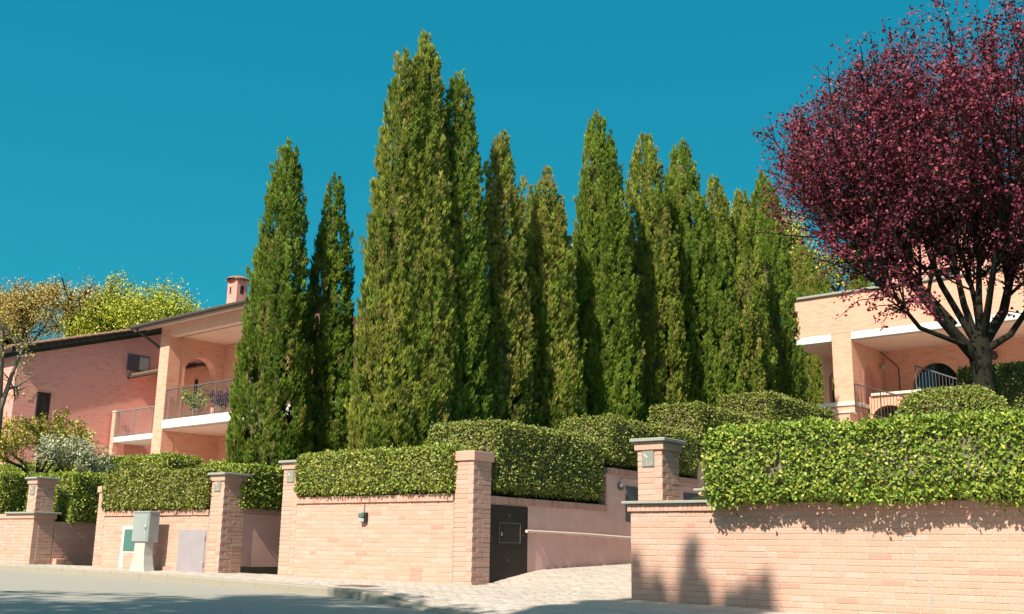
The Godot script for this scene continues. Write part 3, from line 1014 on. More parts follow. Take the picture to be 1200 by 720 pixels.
	bx(bp, "cap", Vector3(2.90, 1.352, -1.72), Vector3(3.32, 1.39, -1.34), M.stone, 0.006)

func build_street_furniture() -> void:
	# electricity cabinet
	var c := thing("utility_cabinet", "grey green utility cabinet on a flared pale pedestal", "cabinet", Vector3(-7.49, 0.0, 0.35))
	var pm := MB.new()
	var prof := [[0.235, 0.11, -0.02], [0.235, 0.11, 0.015], [0.20, 0.10, 0.12], [0.165, 0.09, 0.30], [0.155, 0.085, 0.53]]
	for k in prof.size() - 1:
		var a: Array = prof[k]
		var b: Array = prof[k + 1]
		for s in [-1, 1]:
			pm.poly([Vector3(s * a[0], a[2], -a[1]), Vector3(s * a[0], a[2], a[1]), Vector3(s * b[0], b[2], b[1]), Vector3(s * b[0], b[2], -b[1])], Color.WHITE, Vector3(0, 0.3, 0))
			pm.poly([Vector3(-a[0], a[2], s * a[1]), Vector3(a[0], a[2], s * a[1]), Vector3(b[0], b[2], s * b[1]), Vector3(-b[0], b[2], s * b[1])], Color.WHITE, Vector3(0, 0.3, 0))
	part(c, "pedestal", pm.done(), M.pedestal)
	bx(c, "body", Vector3(-0.245, 0.53, -0.12), Vector3(0.25, 1.075, 0.098), M.cabinet, 0.008)
	bx(c, "lid", Vector3(-0.252, 1.06, -0.127), Vector3(0.257, 1.095, 0.112), M.cabinet, 0.010)
	bx(c, "door", Vector3(-0.235, 0.545, 0.098), Vector3(0.205, 1.05, 0.112), M.cabinet, 0.005)
	bx(c, "hinge_strip", Vector3(0.21, 0.545, 0.098), Vector3(0.245, 1.05, 0.106), M.cabinet, 0.003)
	var hd := bx(c, "handle", Vector3(0.145, 0.80, 0.112), Vector3(0.20, 0.86, 0.124), M.pedestal, 0.004)
	bx(hd, "lock", Vector3(0.165, 0.755, 0.112), Vector3(0.19, 0.797, 0.119), M.plinth, 0.002)
	# green plate with a pale surround
	var g := thing("meter_plate", "teal green plate on a pale patch beside the utility cabinet", "plate", Vector3(-8.44, 0.0, 0.0))
	bx(g, "pale_backing", Vector3(-0.29, 0.33, -0.003), Vector3(0.2, 0.84, 0.006), M.pale, 0.0)
	bx(g, "plate", Vector3(-0.20, 0.37, 0.005), Vector3(0.18, 0.775, 0.02), M.teal, 0.004)
	bx(g, "conduit_cover", Vector3(-0.30, -0.03, -0.003), Vector3(-0.17, 0.328, 0.012), M.pale, 0.003)
	# lilac door panel
	var p := thing("metal_panel", "lilac grey metal door panel set in the brick wall", "panel", Vector3(-6.53, 0.0, 0.0))
	bx(p, "frame", Vector3(-0.41, -0.02, -0.01), Vector3(0.40, 0.77, 0.010), M.lilac, 0.003)
	bx(p, "door", Vector3(-0.385, 0.0, 0.010), Vector3(0.375, 0.725, 0.020), M.lilac, 0.004)
	for y in [0.12, 0.58]:
		bx(p, "hinge", Vector3(0.372, y, 0.010), Vector3(0.392, y + 0.07, 0.030), M.steel, 0.003)
	# small lamp on the long wall
	var l := thing("wall_lantern", "small black lantern fixed on the long brick wall", "lamp", Vector3(-2.20, 0.96, 0.0))
	bx(l, "back_box", Vector3(-0.035, -0.075, -0.004), Vector3(0.075, 0.085, 0.05), M.black, 0.006)
	bx(l, "lens", Vector3(-0.05, -0.07, 0.05), Vector3(0.05, 0.0, 0.085), M.curtain, 0.012)
	bx(l, "hood", Vector3(-0.06, 0.004, 0.05), Vector3(0.055, 0.075, 0.10), M.teal, 0.012)
	var wire := MB.new()
	wire.tube([Vector3(0.0, 0.085, 0.02), Vector3(-0.01, 0.15, 0.006), Vector3(0.0, 0.24, 0.006)], [0.005, 0.005, 0.005], 5)
	part(l, "wire", wire.done(), M.black)

# ---------------------------------------------------------------- houses
func railing(parent: Node3D, a: Vector3, b: Vector3, h: float, gap: float, m: Material, posts := 3) -> Node3D:
	var o := Node3D.new()
	o.name = numbered(parent, "railing")
	parent.add_child(o)
	var r := MB.new()
	r.tube([a + Vector3.UP * h, b + Vector3.UP * h], [0.026, 0.026], 6)
	part(o, "top_rail", r.done(), m)
	r = MB.new()
	r.tube([a + Vector3.UP * 0.08, b + Vector3.UP * 0.08], [0.016, 0.016], 5)
	part(o, "bottom_rail", r.done(), m)
	var k := int(a.distance_to(b) / gap)
	for i in k + 1:
		var p := a.lerp(b, float(i) / k)
		var post := i % maxi(1, int(float(k) / maxi(posts - 1, 1))) == 0
		r = MB.new()
		r.tube([p, p + Vector3.UP * h], [0.022, 0.022] if post else [0.0095, 0.0095], 5)
		part(o, "post" if post else "baluster", r.done(), m)
	return o

func build_left_house() -> void:
	var H := thing("brick_villa", "red brick villa with loggia, balcony and chimney left of the cypresses", "house", Vector3(-22.06, 0, -9.94), "", deg_to_rad(-4.0))
	var B: Material = M.house_brick
	var R: Material = M.house_brick_red
	bx(H, "pillar", Vector3(-0.6, 1.5, -0.5), Vector3(0.0, 7.98, 0.0), B, 0.012)
	# wall of the loggia's left side, with its arch
	var m := MB.new()
	m.xf = Transform3D(Basis(Vector3.UP, PI * 0.5), Vector3(0, 0, 0))
	# local x runs towards -z: s = -z ; local z runs along +x
	m.arch(0.5, 2.3, 4.75, 7.98, 0.72, 2.02, 6.55, 0.62, -0.42, -0.02)
	part(H, "side_wall", m.done(), B)
	m = MB.new()
	m.xf = Transform3D(Basis(Vector3.UP, PI * 0.5), Vector3(0, 0, 0))
	m.arch(0.5, 2.3, 1.5, 4.42, 0.9, 1.7, 2.75, 0.42, -0.32, -0.02)
	part(H, "side_wall", m.done(), B)
	bx(H, "side_wall", Vector3(-0.42, 1.5, -2.3), Vector3(-0.321, 4.42, -0.5), B, 0.0)
	var lamp := bx(H, "wall_lamp", Vector3(-0.02, 2.85, -1.42), Vector3(0.10, 3.12, -1.28), M.gutter, 0.02)
	bx(lamp, "glass_panel", Vector3(0.0, 2.9, -1.40), Vector3(0.105, 3.02, -1.30), M.curtain, 0.01)
	bx(H, "back_wall", Vector3(-0.42, 1.5, -2.6), Vector3(7.0, 7.98, -2.302), B, 0.0)
	bx(H, "garden_wing", Vector3(7.003, 1.5, -6.0), Vector3(9.6, 4.37, -2.31), B, 0.0)
	bx(H, "right_wall", Vector3(6.7, 1.5, -4.0), Vector3(7.0, 7.98, -2.602), B, 0.0)
	# balcony
	bx(H, "balcony_slab", Vector3(0.003, 4.43, -2.30), Vector3(9.6, 4.74, 0.03), M.white, 0.02)
	bx(H, "ground_ceiling", Vector3(0.003, 4.38, -2.29), Vector3(9.6, 4.428, -0.05), M.soffit, 0.0)
	railing(H, Vector3(0.05, 4.74, -0.04), Vector3(6.3, 4.74, -0.04), 1.07, 0.11, M.shutter, 7)
	bx(H, "pillar", Vector3(6.4, 1.5, -0.5), Vector3(6.9, 7.98, 0.0), B, 0.012)
	for x in [2.9]:
		var dr := bx(H, "balcony_door", Vector3(x, 4.75, -2.31), Vector3(x + 1.6, 7.0, -2.27), M.brown, 0.01)
		for q in 2:
			bx(dr, "pane", Vector3(x + 0.08 + q * 0.75, 4.9, -2.275), Vector3(x + 0.72 + q * 0.75, 6.9, -2.262), M.glass, 0.0)
	# eave: beam, ceiling, soffit, gutter
	bx(H, "beam", Vector3(-0.6, 7.985, -0.30), Vector3(6.95, 8.14, -0.01), M.soffit, 0.0)
	bx(H, "loggia_ceiling", Vector3(-0.02, 7.78, -2.30), Vector3(6.95, 7.83, -0.51), M.soffit, 0.0)
	bx(H, "beam_face", Vector3(0.003, 7.74, -0.30), Vector3(6.4, 7.983, -0.02), M.soffit, 0.0)
	m = MB.new()
	m.poly([Vector3(-1.5, 8.03, 0.55), Vector3(7.5, 8.03, 0.55), Vector3(7.5, 8.145, -0.02), Vector3(-1.5, 8.145, -0.02)], Color.WHITE, Vector3(0, 20, 0))
	part(H, "soffit", m.done(), M.soffit)
	bx(H, "fascia", Vector3(-1.5, 7.98, 0.55), Vector3(7.5, 8.10, 0.575), M.soffit, 0.004)
	m = MB.new()
	m.tube([Vector3(-1.55, 8.12, 0.645), Vector3(7.55, 8.12, 0.645)], [0.075, 0.075], 8)
	part(H, "gutter", m.done(), M.gutter)
	m = MB.new()
	m.tube([Vector3(-1.25, 8.06, 0.62), Vector3(-1.2, 7.95, 0.5), Vector3(-0.66, 7.35, -0.12), Vector3(-0.66, 7.2, -0.15), Vector3(-0.66, 2.0, -0.15)], [0.05, 0.05, 0.05, 0.05, 0.05], 7)
	part(H, "downpipe", m.done(), M.gutter)
	# roof slabs, tiles along the eave
	m = MB.new()
	m.poly([Vector3(-1.5, 8.13, 0.58), Vector3(7.5, 8.13, 0.58), Vector3(2.6, 9.60, -4.2), Vector3(-1.5, 9.60, -4.2)], Color.WHITE, Vector3(0, 0, -2))
	m.poly([Vector3(7.5, 8.13, 0.58), Vector3(7.5, 8.13, -4.2), Vector3(2.6, 9.60, -4.2)], Color.WHITE, Vector3(0, 0, -2))
	m.poly([Vector3(-1.5, 9.60, -4.2), Vector3(2.6, 9.60, -4.2), Vector3(2.6, 8.2, -8.8), Vector3(-1.5, 8.2, -8.8)], Color.WHITE, Vector3(0, 0, -5))
	m.poly([Vector3(-1.5, 8.13, 0.58), Vector3(-1.5, 9.60, -4.2), Vector3(-1.5, 9.45, -4.2), Vector3(-1.5, 7.98, 0.58)], Color.WHITE, Vector3(5, 9, -3))
	m.poly([Vector3(-1.5, 7.98, 0.58), Vector3(-1.5, 9.45, -4.2), Vector3(-0.4, 9.45, -4.2), Vector3(-0.4, 7.98, 0.58)], Color.WHITE, Vector3(0, 20, -3))
	m.poly([Vector3(-0.42, 7.98, -2.5), Vector3(-0.42, 7.98, -9), Vector3(-0.42, 8.2, -8.5), Vector3(-0.42, 9.4, -4.2), Vector3(-0.42, 8.9, -2.5)], Color.WHITE, Vector3(5, 8, -5))
	var roof := part(H, "roof", m.done(), M.tile)
	m = MB.new()
	var tx := -1.48
	while tx < 7.45:
		var up := 1.0 if tx < 2.6 else (7.5 - tx) / 4.9
		if up > 0.03: m.tube([Vector3(tx, 8.15, 0.60), Vector3(tx, 8.15 + 1.47 * up, 0.60 - 4.78 * up)], [0.075, 0.065], 6)
		tx += 0.21
	part(roof, "roof_tiles", m.done(), M.tile, "stuff")
	# chimney
	var ch := bx(H, "chimney", Vector3(-1.20, 8.6, -3.5), Vector3(-0.58, 10.55, -3.0), R, 0.01)
	bx(ch, "chimney_cap", Vector3(-1.28, 10.55, -3.58), Vector3(-0.50, 10.60, -2.92), M.tile, 0.01)
	m = MB.new()
	m.lathe(Vector3(-0.89, 10.60, -3.25), [[0.46, 0.0], [0.40, 0.06], [0.22, 0.13], [0.0, 0.17]], 12)
	part(ch, "chimney_top", m.done(), M.tile)
	for x in [-0.98, -0.80]:
		m = MB.new()
		m.arch(x - 0.08, x + 0.08, 10.0, 10.42, x - 0.055, x + 0.055, 10.25, 0.055, -3.0, -2.99)
		part(ch, "vent_surround", m.done(), R)
	bx(ch, "vent", Vector3(-1.04, 10.02, -2.999), Vector3(-0.92, 10.32, -2.995), M.brown, 0.0)
	bx(ch, "vent", Vector3(-0.579, 10.0, -3.32), Vector3(-0.574, 10.32, -3.16), M.brown, 0.0)
	# small terrace left of the loggia
	bx(H, "terrace_slab", Vector3(-3.48, 4.13, -2.2), Vector3(-0.603, 4.33, -0.02), M.white, 0.015)
	bx(H, "terrace_post", Vector3(-3.50, 1.5, -0.22), Vector3(-3.28, 5.25, 0.0), B, 0.01)
	bx(H, "post_cap", Vector3(-3.53, 5.25, -0.25), Vector3(-3.25, 5.31, 0.03), M.pale, 0.02)
	railing(H, Vector3(-3.25, 4.33, -0.06), Vector3(-0.66, 4.33, -0.06), 0.95, 0.12, M.steel, 3)
	bx(H, "terrace_wall", Vector3(-3.58, 1.5, -2.5), Vector3(-0.43, 7.2, -2.202), B, 0.0)
	bx(H, "garage_door", Vector3(-2.2, 1.6, -2.2), Vector3(-0.9, 3.6, -2.17), M.brown, 0.01)
	bx(H, "terrace_door", Vector3(-1.6, 4.35, -2.2), Vector3(-1.45, 6.6, -2.14), M.brown, 0.01)
	m = MB.new()
	m.poly([Vector3(-3.58, 7.06, -1.75), Vector3(-0.43, 7.06, -1.75), Vector3(-0.43, 7.75, -4.0), Vector3(-3.58, 7.75, -4.0)], Color.WHITE, Vector3(-2, 0, -3))
	m.poly([Vector3(-3.58, 6.96, -1.75), Vector3(-0.43, 6.96, -1.75), Vector3(-0.43, 7.06, -1.75), Vector3(-3.58, 7.06, -1.75)], Color.WHITE, Vector3(-2, 7, -3))
	m.poly([Vector3(-3.58, 6.96, -1.75), Vector3(-0.43, 6.96, -1.75), Vector3(-0.43, 7.1, -2.3), Vector3(-3.58, 7.1, -2.3)], Color.WHITE, Vector3(-2, 20, -3))
	part(H, "lean_to_roof", m.done(), M.tile)
	m = MB.new()
	m.tube([Vector3(-3.85, 7.0, -1.68), Vector3(-0.43, 7.0, -1.68)], [0.075, 0.075], 8)
	part(H, "gutter", m.done(), M.gutter)
	m = MB.new()
	m.poly([Vector3(-3.6, 6.70, -0.62), Vector3(-0.61, 6.70, -0.62), Vector3(-0.61, 7.02, -1.6), Vector3(-3.6, 7.02, -1.6)], Color.WHITE, Vector3(-2, 0, -1))
	m.poly([Vector3(-3.6, 6.62, -0.62), Vector3(-0.61, 6.62, -0.62), Vector3(-0.61, 6.94, -1.6), Vector3(-3.6, 6.94, -1.6)], Color.WHITE, Vector3(-2, 20, -1))
	m.poly([Vector3(-3.6, 6.62, -0.62), Vector3(-0.61, 6.62, -0.62), Vector3(-0.61, 6.70, -0.62), Vector3(-3.6, 6.70, -0.62)], Color.WHITE, Vector3(-2, 6.7, -3))
	part(H, "canopy_roof", m.done(), M.soffit)
	m = MB.new()
	for k in 14:
		m.tube([Vector3(-3.5 + k * 0.21, 6.74, -0.60), Vector3(-3.5 + k * 0.21, 7.06, -1.6)], [0.07, 0.06], 6)
	part(H, "canopy_tiles", m.done(), M.tile, "stuff")
	m = MB.new()
	m.tube([Vector3(-3.72, 6.66, -0.56), Vector3(-0.61, 6.66, -0.56)], [0.06, 0.06], 8)
	part(H, "gutter", m.done(), M.gutter)
	# wing with its sloping verge; its long wall faces right
	m = MB.new()
	m.poly([Vector3(-3.6, 1.0, 3.65), Vector3(-3.6, 1.0, -7.0), Vector3(-3.6, 8.2, -7.0), Vector3(-3.6, 9.3, -4.3), Vector3(-3.6, 6.9, 3.65)], Color.WHITE, Vector3(-9, 4, 0))
	m.poly([Vector3(-10, 1.0, 3.65), Vector3(-3.6, 1.0, 3.65), Vector3(-3.6, 6.9, 3.65), Vector3(-10, 6.9, 3.65)], Color.WHITE, Vector3(-6, 4, 0))
	part(H, "wing_wall", m.done(), R)
	m = MB.new()
	for q in [[Vector3(-10, 6.93, 4.05), Vector3(-10, 9.42, -4.3)], [Vector3(-10, 9.42, -4.3), Vector3(-10, 8.3, -7.2)]]:
		var a: Vector3 = q[0]
		var b: Vector3 = q[1]
		var e := Vector3(6.72, 0, 0)
		var th := Vector3(0, 0.18, 0)
		m.poly([a + th, a + e + th, b + e + th, b + th], Color.WHITE, Vector3(-6, 0, -2))
		m.poly([a, a + e, b + e, b], Color.WHITE, Vector3(-6, 40, -2))
		m.poly([a + e, a + e + th, b + e + th, b + e], Color.WHITE, Vector3(-9, 7, -2))
		m.poly([a, a + e, a + e + th, a + th], Color.WHITE, Vector3(-6, 7, -9))
	part(H, "wing_roof", m.done(), M.brown)
	m = MB.new()
	for q in [[Vector3(-3.33, 7.12, 4.08), Vector3(-3.33, 9.61, -4.3)]]:
		for k in 30:
			var a: Vector3 = (q[0] as Vector3).lerp(q[1], k / 30.0)
			var b: Vector3 = (q[0] as Vector3).lerp(q[1], (k + 0.97) / 30.0)
			for s in 14:
				m.tube([a - Vector3(s * 0.22, 0.0, 0), b - Vector3(s * 0.22, 0.02, 0)], [0.075, 0.06], 5)
	part(H, "wing_tiles", m.done(), M.tile, "stuff")
	var win := bx(H, "window", Vector3(-3.61, 6.94, -1.36), Vector3(-3.56, 7.56, -0.44), M.shutter, 0.008)
	bx(win, "shutter_leaf", Vector3(-3.565, 6.98, -0.88), Vector3(-3.545, 7.52, -0.48), M.shutter, 0.004)
	for k in 7:
		bx(win, "louvre", Vector3(-3.55, 7.02 + k * 0.07, -0.85), Vector3(-3.535, 7.06 + k * 0.07, -0.51), M.shutter, 0.004)
	bx(win, "pane", Vector3(-3.565, 7.0, -1.32), Vector3(-3.552, 7.50, -0.93), M.curtain, 0.0)
	var aw := bx(H, "arched_window", Vector3(-3.61, 4.75, 2.36), Vector3(-3.58, 5.70, 2.84), M.brown, 0.0)
	bx(aw, "pane", Vector3(-3.585, 4.8, 2.44), Vector3(-3.57, 5.62, 2.76), M.glass, 0.0)
	m = MB.new()
	for k in 12:
		var a0 := PI * k / 12.0
		var a1 := PI * (k + 0.9) / 12.0
		var p := []
		for q in [[0.42, a0], [0.66, a0], [0.66, a1], [0.42, a1]]:
			p.append(Vector3(-3.585, 5.38 + sin(q[1]) * q[0], 2.6 + cos(q[1]) * q[0]))
		m.poly(p, Color.WHITE, Vector3(-9, 5, 2))
	part(aw, "arch_bricks", m.done(), B, "stuff")
	# plants on the balcony
	var leaf := leaf_mesh(0.11, 0.06)
	for q in [[Vector3(1.35, 4.74, -0.45), "leafy potted plant behind the balcony railing", GREENS, 0.55, 0.85], [Vector3(2.7, 4.74, -0.5), "purple flowering pot plant behind the balcony railing", [Color(0.16, 0.03, 0.14), Color(0.11, 0.03, 0.10), Color(0.07, 0.09, 0.03)], 0.4, 0.55]]:
		var at: Vector3 = H.transform * (q[0] as Vector3)
		var t := thing("potted_plant", q[1], "plant", at)
		var pm := MB.new()
		pm.lathe(Vector3.ZERO, [[0.0, 0.0], [0.14, 0.0], [0.2, 0.3], [0.21, 0.34], [0.0, 0.32]], 12)
		part(t, "pot", pm.done(), M.tile)
		var tips := []
		var sm := MB.new()
		for k in 16:
			var d := (Vector3.UP + any_dir() * 0.7).normalized()
			var e := Vector3(0, 0.3, 0) + d * rng.randf_range(0.3, 1.0) * float(q[4])
			sm.tube([Vector3(0, 0.28, 0), e], [0.012, 0.006], 4)
			for s in 3: tips.append([Vector3(0, 0.3, 0).lerp(e, 0.5 + s * 0.25), d])
		part(t, "stems", sm.done(), M.twig)
		leafy(t, "leaves", tips, 9, float(q[3]) * 0.45, leaf, M.leaf, q[2], 900)

func build_right_house() -> void:
	var H := thing("brick_villa", "flat fronted brick villa with terrace behind the purple tree", "house", Vector3(-2.38, 0, -22.27), "", deg_to_rad(-4.0))
	var B: Material = M.house_brick
	var m := MB.new()
	bx(H, "parapet_wall", Vector3(-1.67, 7.80, -0.35), Vector3(13.0, 9.14, 0.0), B, 0.008)
	bx(H, "parapet_wall", Vector3(-1.67, 7.80, -3.0), Vector3(-1.37, 9.14, -0.352), B, 0.008)
	bx(H, "parapet_coping", Vector3(-1.78, 9.142, -0.45), Vector3(13.0, 9.225, 0.09), M.stone, 0.012)
	bx(H, "fascia", Vector3(-1.66, 7.55, -2.7), Vector3(-0.185, 7.798, 0.012), M.white, 0.01)
	bx(H, "fascia", Vector3(0.505, 7.55, -2.7), Vector3(13.0, 7.798, 0.012), M.white, 0.01)
	bx(H, "ceiling", Vector3(-1.6, 7.50, -2.7), Vector3(-0.19, 7.548, -0.06), M.soffit, 0.0)
	bx(H, "ceiling", Vector3(0.51, 7.50, -2.7), Vector3(13.0, 7.548, -0.06), M.soffit, 0.0)
	bx(H, "pillar", Vector3(-0.18, 4.0, -0.6), Vector3(0.50, 7.797, 0.003), B, 0.012)
	m = MB.new()
	m.xf = Transform3D(Basis(Vector3.UP, PI * 0.5), Vector3.ZERO)
	m.arch(0.6, 2.7, 5.46, 7.50, 0.95, 2.35, 6.3, 0.68, 0.22, 0.49)
	part(H, "side_wall", m.done(), B)
	bx(H, "side_wall", Vector3(0.12, 5.46, -2.7), Vector3(0.215, 7.5, -0.6), M.house_brick_red, 0.0)
	m = MB.new()
	m.arch(-1.66, -0.19, 5.46, 7.50, -1.45, -0.45, 6.6, 0.5, -2.7, -2.45)
	part(H, "arcade_wall", m.done(), B)
	m = MB.new()
	m.arch(0.5, 13.0, 5.4, 7.50, 1.45, 3.05, 6.05, 0.92, -3.0, -2.7)
	part(H, "back_wall", m.done(), B)
	var aw := bx(H, "arched_window", Vector3(1.4, 5.4, -2.95), Vector3(3.1, 7.05, -2.92), M.brown, 0.0)
	for q in 2:
		bx(aw, "pane", Vector3(1.5 + q * 0.78, 5.45, -2.92), Vector3(2.2 + q * 0.78, 6.98, -2.905), M.glass, 0.0)
	var w2 := bx(H, "window", Vector3(4.45, 5.0, -2.71), Vector3(5.9, 6.05, -2.66), M.brown, 0.01)
	bx(w2, "pane", Vector3(4.52, 5.05, -2.665), Vector3(5.83, 5.98, -2.65), M.glass, 0.0)
	m = MB.new()
	m.lathe(Vector3(4.25, 6.95, -2.5), [[0.0, -0.14], [0.1, -0.1], [0.14, 0.0], [0.1, 0.1], [0.03, 0.14], [0.0, 0.15]], 12)
	var lamp := part(H, "wall_lamp", m.done(), M.gutter)
	bx(lamp, "bracket", Vector3(4.22, 7.08, -2.7), Vector3(4.28, 7.12, -2.45), M.gutter, 0.0)
	m = MB.new()
	m.tube([Vector3(0.56, 7.46, -2.3), Vector3(0.95, 7.0, -2.66), Vector3(1.02, 6.9, -2.68), Vector3(1.02, 5.8, -2.68)], [0.02, 0.02, 0.02, 0.02], 5)
	part(H, "downpipe", m.done(), M.gutter)
	m = MB.new()
	m.lathe(Vector3(0.62, 6.95, -2.35), [[0.0, -0.09], [0.07, -0.06], [0.09, 0.0], [0.06, 0.06], [0.0, 0.09]], 10)
	part(H, "wall_lamp", m.done(), M.curtain)
	# terraces
	bx(H, "terrace_wall", Vector3(-1.3, 3.4, -2.7), Vector3(0.45, 5.33, -0.02), B, 0.0)
	bx(H, "terrace_slab", Vector3(-1.42, 5.332, -2.75), Vector3(0.53, 5.462, 0.06), M.pale, 0.012)
	bx(H, "step_block", Vector3(-0.2, 4.4, 0.0), Vector3(0.5, 5.03, 0.45), B, 0.01)
	bx(H, "step_slab", Vector3(-0.26, 5.032, 0.0), Vector3(0.56, 5.09, 0.5), M.pale, 0.01)
	m = MB.new()
	m.arch(0.52, 2.2, 3.4, 5.75, 0.6, 1.72, 5.0, 0.42, -2.7, -1.2)
	part(H, "terrace_wall", m.done(), B)
	bx(H, "cellar_door", Vector3(0.6, 3.4, -1.7), Vector3(1.75, 5.45, -1.65), M.purple, 0.0)
	bx(H, "terrace_slab", Vector3(0.6, 5.752, -2.69), Vector3(13.0, 5.85, -1.12), M.pale, 0.012)
	bx(H, "terrace_wall", Vector3(2.21, 3.4, -2.7), Vector3(13.0, 5.75, -1.2), B, 0.0)
	railing(H, Vector3(0.55, 5.09, 0.05), Vector3(2.35, 4.45, 0.05), 0.95, 0.11, M.gutter, 3)
	railing(H, Vector3(2.15, 5.85, -1.16), Vector3(3.75, 5.15, -1.16), 0.8, 0.11, M.shutter, 2)
	# upper storey set back from the parapet
	bx(H, "roof_terrace", Vector3(-1.37, 8.2, -9.0), Vector3(13.0, 8.3, -0.36), M.pale, 0.0)
	m = MB.new()
	m.arch(0.9, 13.0, 8.3, 12.3, 1.85, 3.2, 9.8, 0.65, -3.9, -3.5)
	part(H, "upper_wall", m.done(), M.house_brick_red)
	bx(H, "upper_side_wall", Vector3(0.6, 8.3, -9.0), Vector3(0.9, 12.3, -3.5), M.house_brick_red, 0.0)
	bx(H, "upper_window", Vector3(1.8, 8.3, -3.86), Vector3(3.25, 10.5, -3.8), M.glass, 0.0)
	m = MB.new()
	m.poly([Vector3(0.1, 12.2, -2.9), Vector3(13, 12.2, -2.9), Vector3(13, 13.6, -7), Vector3(0.1, 13.6, -7)], Color.WHITE, Vector3(5, 0, -6))
	m.poly([Vector3(0.1, 12.1, -2.9), Vector3(13, 12.1, -2.9), Vector3(13, 12.2, -2.9), Vector3(0.1, 12.2, -2.9)], Color.WHITE, Vector3(5, 12, -9))
	m.poly([Vector3(0.1, 12.1, -2.9), Vector3(13, 12.1, -2.9), Vector3(13, 12.32, -3.6), Vector3(0.1, 12.32, -3.6)], Color.WHITE, Vector3(5, 30, -6))
	m.poly([Vector3(0.1, 12.1, -2.9), Vector3(0.1, 12.2, -2.9), Vector3(0.1, 13.6, -7), Vector3(0.1, 12.1, -7)], Color.WHITE, Vector3(5, 12, -5))
	part(H, "roof", m.done(), M.tile)

func build_middle_house() -> void:
	var H := thing("brick_villa", "house of which only a roof corner shows between two cypresses", "house", Vector3(-12.36, 0, -21.0), "", deg_to_rad(-4.0))
	bx(H, "wall", Vector3(0.3, 2.0, -9.0), Vector3(1.6, 11.75, -0.6), M.house_brick_red, 0.0)
	bx(H, "fascia", Vector3(-0.3, 11.75, -9.5), Vector3(1.9, 12.12, 0.0), M.brown, 0.0)
	var m := MB.new()
	m.poly([Vector3(-0.4, 12.13, 0.1), Vector3(2.0, 12.13, 0.1), Vector3(2.0, 12.6, -4.5), Vector3(-0.4, 12.6, -4.5)], Color.WHITE, Vector3(4, 0, -3))
	m.poly([Vector3(-0.4, 12.6, -4.5), Vector3(2.0, 12.6, -4.5), Vector3(2.0, 12.1, -9.5), Vector3(-0.4, 12.1, -9.5)], Color.WHITE, Vector3(4, 0, -5))
	part(H, "roof", m.done(), M.tile)
	bx(H, "roof_edge", Vector3(-0.42, 12.122, 0.0), Vector3(2.0, 12.19, 0.12), M.white, 0.01)

# ---------------------------------------------------------------- plants
func build_hedges() -> void:
	var near := leaf_mesh(0.048, 0.029)
	var mid := leaf_mesh(0.043, 0.027)
	var far := leaf_mesh(0.05, 0.032)
	hedge("thick bright green hedge on top of the cracked brick wall", Vector3(4.14, 1.07, -0.55), Vector3(10.2, 1.94, 0.80), near, 3400, LUSH, 0.16, "clipped hedges behind the street walls", 0.085)
	hedge("clipped hedge spilling over the long wall with the small lantern", Vector3(-3.80, 1.33, -0.95), Vector3(-0.35, 2.02, 0.13), mid, 3565, GREENS + OLIVE + [Color(0.34, 0.32, 0.06)], 0.12)
	hedge("tall dark hedge above the black door and first pink wall", Vector3(-1.42, 1.36, -3.66), Vector3(0.02, 2.45, -0.52), mid, 3100, OLIVE, 0.14)
	hedge("second hedge step above the pink wall with shutters", Vector3(-1.15, 2.03, -7.2), Vector3(0.02, 2.88, -3.85), mid, 2945, OLIVE, 0.14)
	hedge("third hedge step with rounded top up the driveway", Vector3(-1.2, 2.35, -10.85), Vector3(0.02, 3.52, -7.3), far, 2325, OLIVE, 0.11)
	hedge("topmost hedge step up the driveway before the terrace", Vector3(-1.4, 3.0, -15.1), Vector3(0.02, 4.22, -11.0), far, 2325, OLIVE, 0.12)
	hedge("yellow green hedge over the wall with the lilac panel", Vector3(-9.42, 1.14, -0.9), Vector3(-6.13, 1.86, 0.13), far, 2635, OLIVE + [Color(0.24, 0.22, 0.035), Color(0.21, 0.21, 0.03)], 0.13)
	hedge("dark hedge above the pink entrance wall between two pillars", Vector3(-6.5, 1.14, -4.0), Vector3(-5.70, 1.95, -0.35), far, 2480, GREENS, 0.10)
	hedge("dark hedge in the farthest entrance above the brick side wall", Vector3(-13.8, 0.93, -4.0), Vector3(-11.88, 2.02, -0.75), far, 2325, GREENS, 0.10)
	hedge("hedge behind the farthest wall, left of its short pillar", Vector3(-17.5, 1.0, -2.6), Vector3(-13.9, 2.05, -0.15), far, 2325, GREENS, 0.12)
	hedge("low dark hedge across the garden before the red wing", Vector3(-22.0, 1.5, -5.2), Vector3(-13.2, 2.75, -4.0), far, 1860, GREENS, 0.2, "hedges inside the gardens")
	hedge("rounded box bush beside the villa pillar", Vector3(-16.0, 1.7, -6.8), Vector3(-15.3, 2.75, -6.0), far, 2325, GREENS, 0.33, "hedges inside the gardens")
	hedge("low box hedge between the villa and the cypress", Vector3(-15.3, 1.7, -7.4), Vector3(-13.2, 2.78, -6.4), far, 2170, GREENS, 0.3, "hedges inside the gardens")
	hedge("olive dome of clipped shrub left of the purple tree's trunk", Vector3(4.55, 1.9, -6.3), Vector3(6.2, 3.16, -4.9), mid, 2325, OLIVE, 0.55, "hedges inside the gardens")
	hedge("square topped hedge behind the purple tree's trunk", Vector3(5.05, 1.9, -8.6), Vector3(9.5, 3.80, -7.35), far, 2015, OLIVE, 0.16, "hedges inside the gardens")

